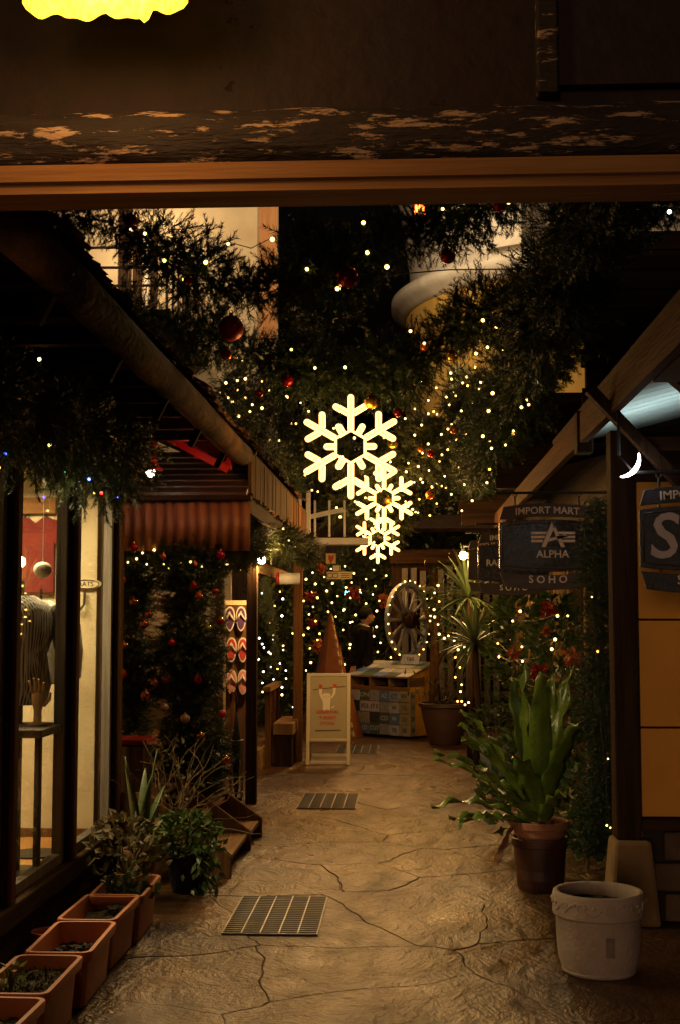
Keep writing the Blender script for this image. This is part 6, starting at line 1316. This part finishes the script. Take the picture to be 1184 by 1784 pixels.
r = root('neon_sign', P(612, 1033, 21), 'small glowing turquoise sign deep in the court', 'sign'); p = P(612, 1033, 19.4); mb = MB()
for k in range(5): mb.tube([p + Vector((-0.1 + 0.05 * k, 0, -0.03)), p + Vector((-0.09 + 0.05 * k, 0, 0.03)), p + Vector((-0.06 + 0.05 * k, 0, 0.0))], 0.008, 6)
mb.build('tube', emit('lit_turquoise', (0.2, 0.9, 1.0), 5), r)
# closing wall of the court
r = root('court_wall', (-0.5, 23.0, 0), 'dark wall closing the far end of the court', 'wall'); mb = MB(); mb.bb((-5.5, 23.0, 0), (5.5, 23.2, 3.1)); mb.build('wall', wood('wood_far_wall', (0.1, 0.06, 0.035), (0.04, 0.025, 0.015), 2), r)
mb = MB(); mb.bb((-5.5, 22.9, 3.1), (5.5, 23.3, 3.2)); mb.build('coping', W_DARKX, r)
# white railing of the far left deck
r = root('white_railing', P(560, 900, 16.0), 'white painted railing above the left eave at the back', 'railing')
for px in (549, 574, 599): a = P(px, 935, 16.0); b = P(px, 872, 16.0); mb = MB(); mb.bb((a.x - 0.012, 15.99, a.z), (a.x + 0.012, 16.02, b.z)); mb.build('baluster', WHITE_P, r)
a, b = P(538, 901, 15.96), P(597, 888, 15.96); mb = MB(); mb.beam(a, b, 0.03, 0.055); mb.build('rail', WHITE_P, r)
mb = MB(); a, b = P(520, 940, 16.03), P(640, 932, 16.03); mb.bb((a.x, 16.03, a.z - 0.06), (b.x, 16.3, a.z + 0.02)); mb.build('deck_edge', WHITE_P, r)
for px in (522, 538): a = P(px, 930, 15.5); b = P(px, 855, 15.5); mb = MB(); mb.bb((a.x - 0.03, 15.5, a.z), (a.x + 0.02, 15.56, b.z)); mb.build('post', WHITE_P, r)
lamp('SPOT', r, P(575, 950, 15.2), 4, (1, 0.85, 0.6), 0.05, (R(115), 0, 0), R(100), 0.6) if False else None

# ================================================================ background buildings
r = root('balcony_house', (-4.0, 23.5, 0), 'cream house with railed balcony behind the left roof', 'building')
YH = 23.5
mb = MB(); mb.bb((-9.5, YH, 0), (P(482, 380, YH).x, YH + 0.4, 11.5)); mb.build('wall', PLASTER_BG, r)
xe = P(482, 380, YH).x
mb = MB(); mb.bb((xe - 0.3, YH - 0.05, 6.6), (xe + 0.02, YH - 0.002, 11.5)); mb.build('corner_trim', wood('wood_orange_trim', (0.5, 0.26, 0.12), (0.38, 0.18, 0.08), 2), r)
for (px0, px1, py0, py1) in ((232, 250, 400, 560), (262, 276, 400, 560), (318, 330, 440, 580), (208, 232, 340, 540)):
    a, b = P(px0, py1, YH), P(px1, py0, YH); mb = MB(); mb.bb((a.x, YH - 0.06, a.z), (b.x, YH - 0.003, b.z)); mb.build('door_post', W_DARK, r)
a, b = P(250, 560, YH), P(262, 400, YH); mb = MB(); mb.bb((a.x + 0.002, YH - 0.03, a.z), (b.x - 0.002, YH - 0.004, b.z)); f = mb.build('window', W_GREY, r); mb = MB(); mb.bb((a.x + 0.01, YH - 0.036, a.z + 0.1), (b.x - 0.01, YH - 0.031, b.z - 0.1)); mb.build('pane', emit('lit_far_window', (1, 0.72, 0.4), 0.18), f)
yb2 = 19.6; cr = P(292, 465, yb2)
RAILM = mat('rail_brown', (0.2, 0.13, 0.08), (0.12, 0.08, 0.05), rough=0.5, bump=0.1)
for y_ in (430, 465, 497): z = P(292, y_, yb2).z; mb = MB(); mb.tube([(-8, yb2, z), (cr.x, yb2, z), (cr.x, YH, z)], 0.022, 8); mb.build('rail', RAILM, r)
zt2 = P(292, 425, yb2).z; zb2 = P(292, 540, yb2).z
for k in range(10): mb = MB(); x = cr.x - 0.62 * k; mb.bb((x - 0.02, yb2 - 0.02, zb2), (x + 0.02, yb2 + 0.02, zt2 + 0.03)); mb.build('rail_post', RAILM, r)
for k in range(1, 9): mb = MB(); y = yb2 + 0.5 * k; mb.bb((cr.x - 0.015, y - 0.015, zb2), (cr.x + 0.015, y + 0.015, zt2 + 0.02)); mb.build('rail_post', RAILM, r)
mb = MB(); mb.bb((-8, yb2 - 0.05, zb2 - 0.12), (cr.x + 0.05, YH, zb2)); mb.build('balcony_floor', W_DARKX, r)
rl = root('balcony_lamp', (-5, 23.2, 8.6), 'dim warm wall lamp on the balcony house', 'lamp'); mb = MB(); mb.lathe([(0.02, 0.1), (0.07, 0.0), (0.0, -0.01)], (-5, 23.35, 8.6), 12); mb.build('shade', emit('lit_balcony', (1, 0.7, 0.4), 4), rl); lamp('POINT', rl, (-4.6, 22.3, 8.4), 90, (1, 0.68, 0.36), 0.1)
# yellow corner tower with white cornice
r = root('corner_tower', (3, 27, 0), 'yellow round cornered house with white cornice behind the garlands', 'building')
yc0 = 27.0; tcx = P(1066, 500, yc0).x; Rt = tcx - P(706, 560, yc0).x; zc = P(700, 556, yc0).z
HALF = dict(a0=math.pi * 0.9, a1=math.pi * 1.7)
mb = MB(); mb.lathe([(Rt, 0.0), (Rt, zc)], (tcx, yc0, 0), 90, **HALF); mb.build('wall', YELLOW, r, smooth=True)
prof = [(Rt + 0.01, zc - 0.06), (Rt + 0.12, zc - 0.02), (Rt + 0.2, zc + 0.1), (Rt + 0.3, zc + 0.14), (Rt + 0.3, zc + 0.3), (Rt - 0.2, zc + 0.34)]
mb = MB(); mb.lathe(prof, (tcx, yc0, 0), 90, **HALF); mb.build('cornice', WHITE_ST, r, smooth=True)
mb = MB(); mb.lathe([(Rt - 0.12, zc + 0.33), (Rt - 0.08, zc + 1.0), (Rt + 0.1, zc + 2.2), (Rt + 0.5, zc + 4.5)], (tcx, yc0, 0), 90, **HALF); mb.build('flared_upper_wall', WHITE_ST, r, smooth=True)
q = P(885, 440, yc0 - Rt * 0.88); mb = MB(); mb.box((q.x, q.y - 0.1, zc + 0.75), (0.75, 0.5, 0.8), R(-30), top=0.9); mb.build('parapet_block', WHITE_ST, r, bevel=0.02)
a, b = P(803, 1000, yc0 - Rt * 0.75), P(803, 640, yc0 - Rt * 0.75); mb = MB(); mb.box((a.x, yc0 - Rt * 0.75, b.z / 2), (0.26, 0.3, b.z), R(-45)); mb.build('pilaster', mat('pale_green_paint', (0.5, 0.52, 0.25), (0.42, 0.44, 0.2), rough=0.7, coord='World'), r)
fp = P(911, 420, yc0 - Rt * 0.92 - 0.35); rl = root('floodlight', fp, 'small dark floodlight on the tower cornice', 'lamp')
mb = MB(); mb.tube([fp + Vector((0, -0.03, -0.09)), fp + Vector((0, 0.02, 0.06))], [0.06, 0.035], 12); mb.build('head', METAL_D, rl, smooth=True); mb = MB(); mb.tube([fp + Vector((0, 0.02, -0.02)), fp + Vector((0, 0.16, -0.12)), fp + Vector((0, 0.22, -0.2))], 0.012, 6); mb.build('arm', METAL_D, rl)
lamp('POINT', rl, Vector((fp.x - 2.2, fp.y - 1.8, zc + 0.5)), 230, (1, 0.7, 0.36), 0.1)
# overhead cables
mb = MB(); mb.tube([P(640, 492, 11), P(690, 478, 11), P(780, 470, 11), P(960, 468, 11)], 0.006, 5); tag(mb.build('overhead_cable', METAL_D), 'thin cable crossing before the white tower wall', 'cable')
mb = MB(); mb.tube([P(860, 365, 6), P(900, 350, 6), P(960, 345, 6), P(1000, 335, 6)], 0.006, 5); tag(mb.build('overhead_cable', METAL_D), 'black cable at the right end of the nearest garland', 'cable')

# ================================================================ the man in a dark suit, facing right
PY = 17.9; pf_ = P(633, 1075, PY); X0 = pf_.x; HT = 1.67
def cap(mb, a, b, r0, r1, n=12): mb.tube([a, Vector(a).lerp(Vector(b), 0.5), b], [r0, (r0 + r1) / 2, r1], n); mb.ball(a, r0, n, 8); mb.ball(b, r1, n, 8)
mb = MB(); V = lambda x, y, z: Vector((X0 + x, PY + y, z))
for s in (-1, 1):   # facing +X, sides along Y
    fx = 0.10 * s
    cap(mb, V(0, s * 0.085, 0.86), V(fx * 0.5 + 0.02, s * 0.09, 0.47), 0.085, 0.06); cap(mb, V(fx * 0.5 + 0.02, s * 0.09, 0.47), V(fx - 0.02, s * 0.09, 0.09), 0.058, 0.042)
    cap(mb, V(fx - 0.04, s * 0.09, 0.045), V(fx + 0.16, s * 0.095, 0.035), 0.042, 0.032)
cap(mb, V(0, 0, 0.9), V(0.005, 0, 1.1), 0.125, 0.12, 16); cap(mb, V(0.005, 0.0, 1.1), V(-0.005, 0, 1.32), 0.125, 0.13, 16)
for s in (-1, 1): mb.ball(V(-0.005, s * 0.13, 1.34), 0.075, 12, 8); mb.ball(V(0, s * 0.07, 0.9), 0.1, 12, 8)
for s in (-1, 1):
    e = V(-0.05 if s < 0 else -0.03, s * 0.215, 1.10); h_ = V(-0.13 if s < 0 else 0.06, s * 0.2, 0.90); cap(mb, V(-0.005, s * 0.185, 1.36), e, 0.06, 0.047); cap(mb, e, h_, 0.046, 0.034)
    d = (h_ - e).normalized(); mb.ball(h_ + d * 0.05, 0.036, 10, 8, (1, 0.5, 1.2))
    for k in range(4): q = h_ + d * 0.08 + Vector((-0.022 + 0.015 * k, 0, 0)); cap(mb, q, q + d * (0.05, 0.062, 0.058, 0.045)[k] + Vector((0.006, 0, 0)), 0.0085, 0.0065, 6)
    q = h_ + d * 0.03 + Vector((0.032, 0, 0)); cap(mb, q, q + d * 0.04 + Vector((0.016, -0.004 * s, 0)), 0.010, 0.008, 6)
cap(mb, V(0.0, 0, 1.38), V(0.015, 0, 1.47), 0.055, 0.052)
hc = V(0.03, 0, 1.565)
mb.ball(hc, 0.1, 18, 14, (0.95, 0.76, 1.1)); mb.ball(hc + Vector((0.03, 0, -0.045)), 0.066, 14, 10, (1.05, 0.82, 0.95)); cap(mb, hc + Vector((0.088, 0, 0.01)), hc + Vector((0.11, 0, -0.02)), 0.01, 0.014, 8); mb.ball(hc + Vector((0.094, 0, -0.055)), 0.014, 8, 6, (1, 1.6, 0.7))
for s in (-1, 1): mb.ball(hc + Vector((-0.008, s * 0.078, -0.005)), 0.026, 8, 6, (0.8, 0.4, 1.2))
tmp = bpy.data.objects.new('tmp', mb.mesh('tmp')); C.objects.link(tmp); md = tmp.modifiers.new('r', 'REMESH'); md.mode = 'VOXEL'; md.voxel_size = 0.0075; md2 = tmp.modifiers.new('s', 'SMOOTH'); md2.iterations = 4; md2.factor = 0.5
dg = bpy.context.evaluated_depsgraph_get(); dg.update(); me = bpy.data.meshes.new_from_object(tmp.evaluated_get(dg)); bpy.data.objects.remove(tmp); me.name = 'person_body'
SKIN = mat('skin', (0.58, 0.34, 0.22), (0.52, 0.29, 0.18), rough=0.5, scale=10, bump=0.02); SUIT = mat('dark_suit', (0.007, 0.0045, 0.005), (0.004, 0.003, 0.003), spec=0.15, rough=0.85, scale=60, bump=0.1); HAIR = mat('black_hair', (0.008, 0.007, 0.006), (0.004, 0.004, 0.004), spec=0.1, rough=0.8, scale=80, stretch=(1, 1, 0.2), bump=0.3)
for m_ in (SKIN, SUIT): me.materials.append(m_)
n = len(me.polygons); ce = np.empty(n * 3, np.float32); me.polygons.foreach_get('center', ce); ce = ce.reshape(-1, 3)
skin = (ce[:, 2] > 1.435) | ((ce[:, 2] < 0.895) & (np.abs(ce[:, 1] - PY) > 0.165))
me.polygons.foreach_set('material_index', np.where(skin, 0, 1).astype(np.int32)); me.polygons.foreach_set('use_smooth', [True] * n)
person = root('person', (X0, PY, 0), 'person in dark suit and white collar facing right behind the plate chest', 'person')
link('body', me, person)
mb = MB(); rows = []
for i in range(9):
    el = R(90 - 14 * i); row = []
    for j in range(25):
        az = 6.2832 * j / 24; lim = 1.0; x = math.cos(az); front = max(0, x)
        e2 = max(el, R(26 + 10 * math.sin(az * 5)) * front + R(-12) * (1 - front)) if front > 0.1 else max(el, R(-48 + 8 * math.sin(az * 9)))
        row.append(hc + Vector((0.108 * math.cos(e2) * x - 0.006, 0.087 * math.cos(e2) * math.sin(az), 0.124 * math.sin(e2) + 0.006 * math.sin(az * 7 + i))))
    rows.append(row)
mb.strip(rows); mb.build('hair', HAIR, person, smooth=True, solid=0.003)
mb = MB(); mb.tube([V(0.012 + 0.062 * math.cos(t), 0.062 * math.sin(t), 1.435 - 0.02 * math.cos(t)) for t in [6.2832 * k / 20 for k in range(20)]], 0.014, 8, closed=True); mb.prism([(-0.03, 0), (0.03, 0), (0.0, -0.16)], V(0.128, 0.03, 1.415), (0, -1, 0), (0.05, 0, 1), 0.006); mb.build('collar', WHITE_P, person, smooth=True)
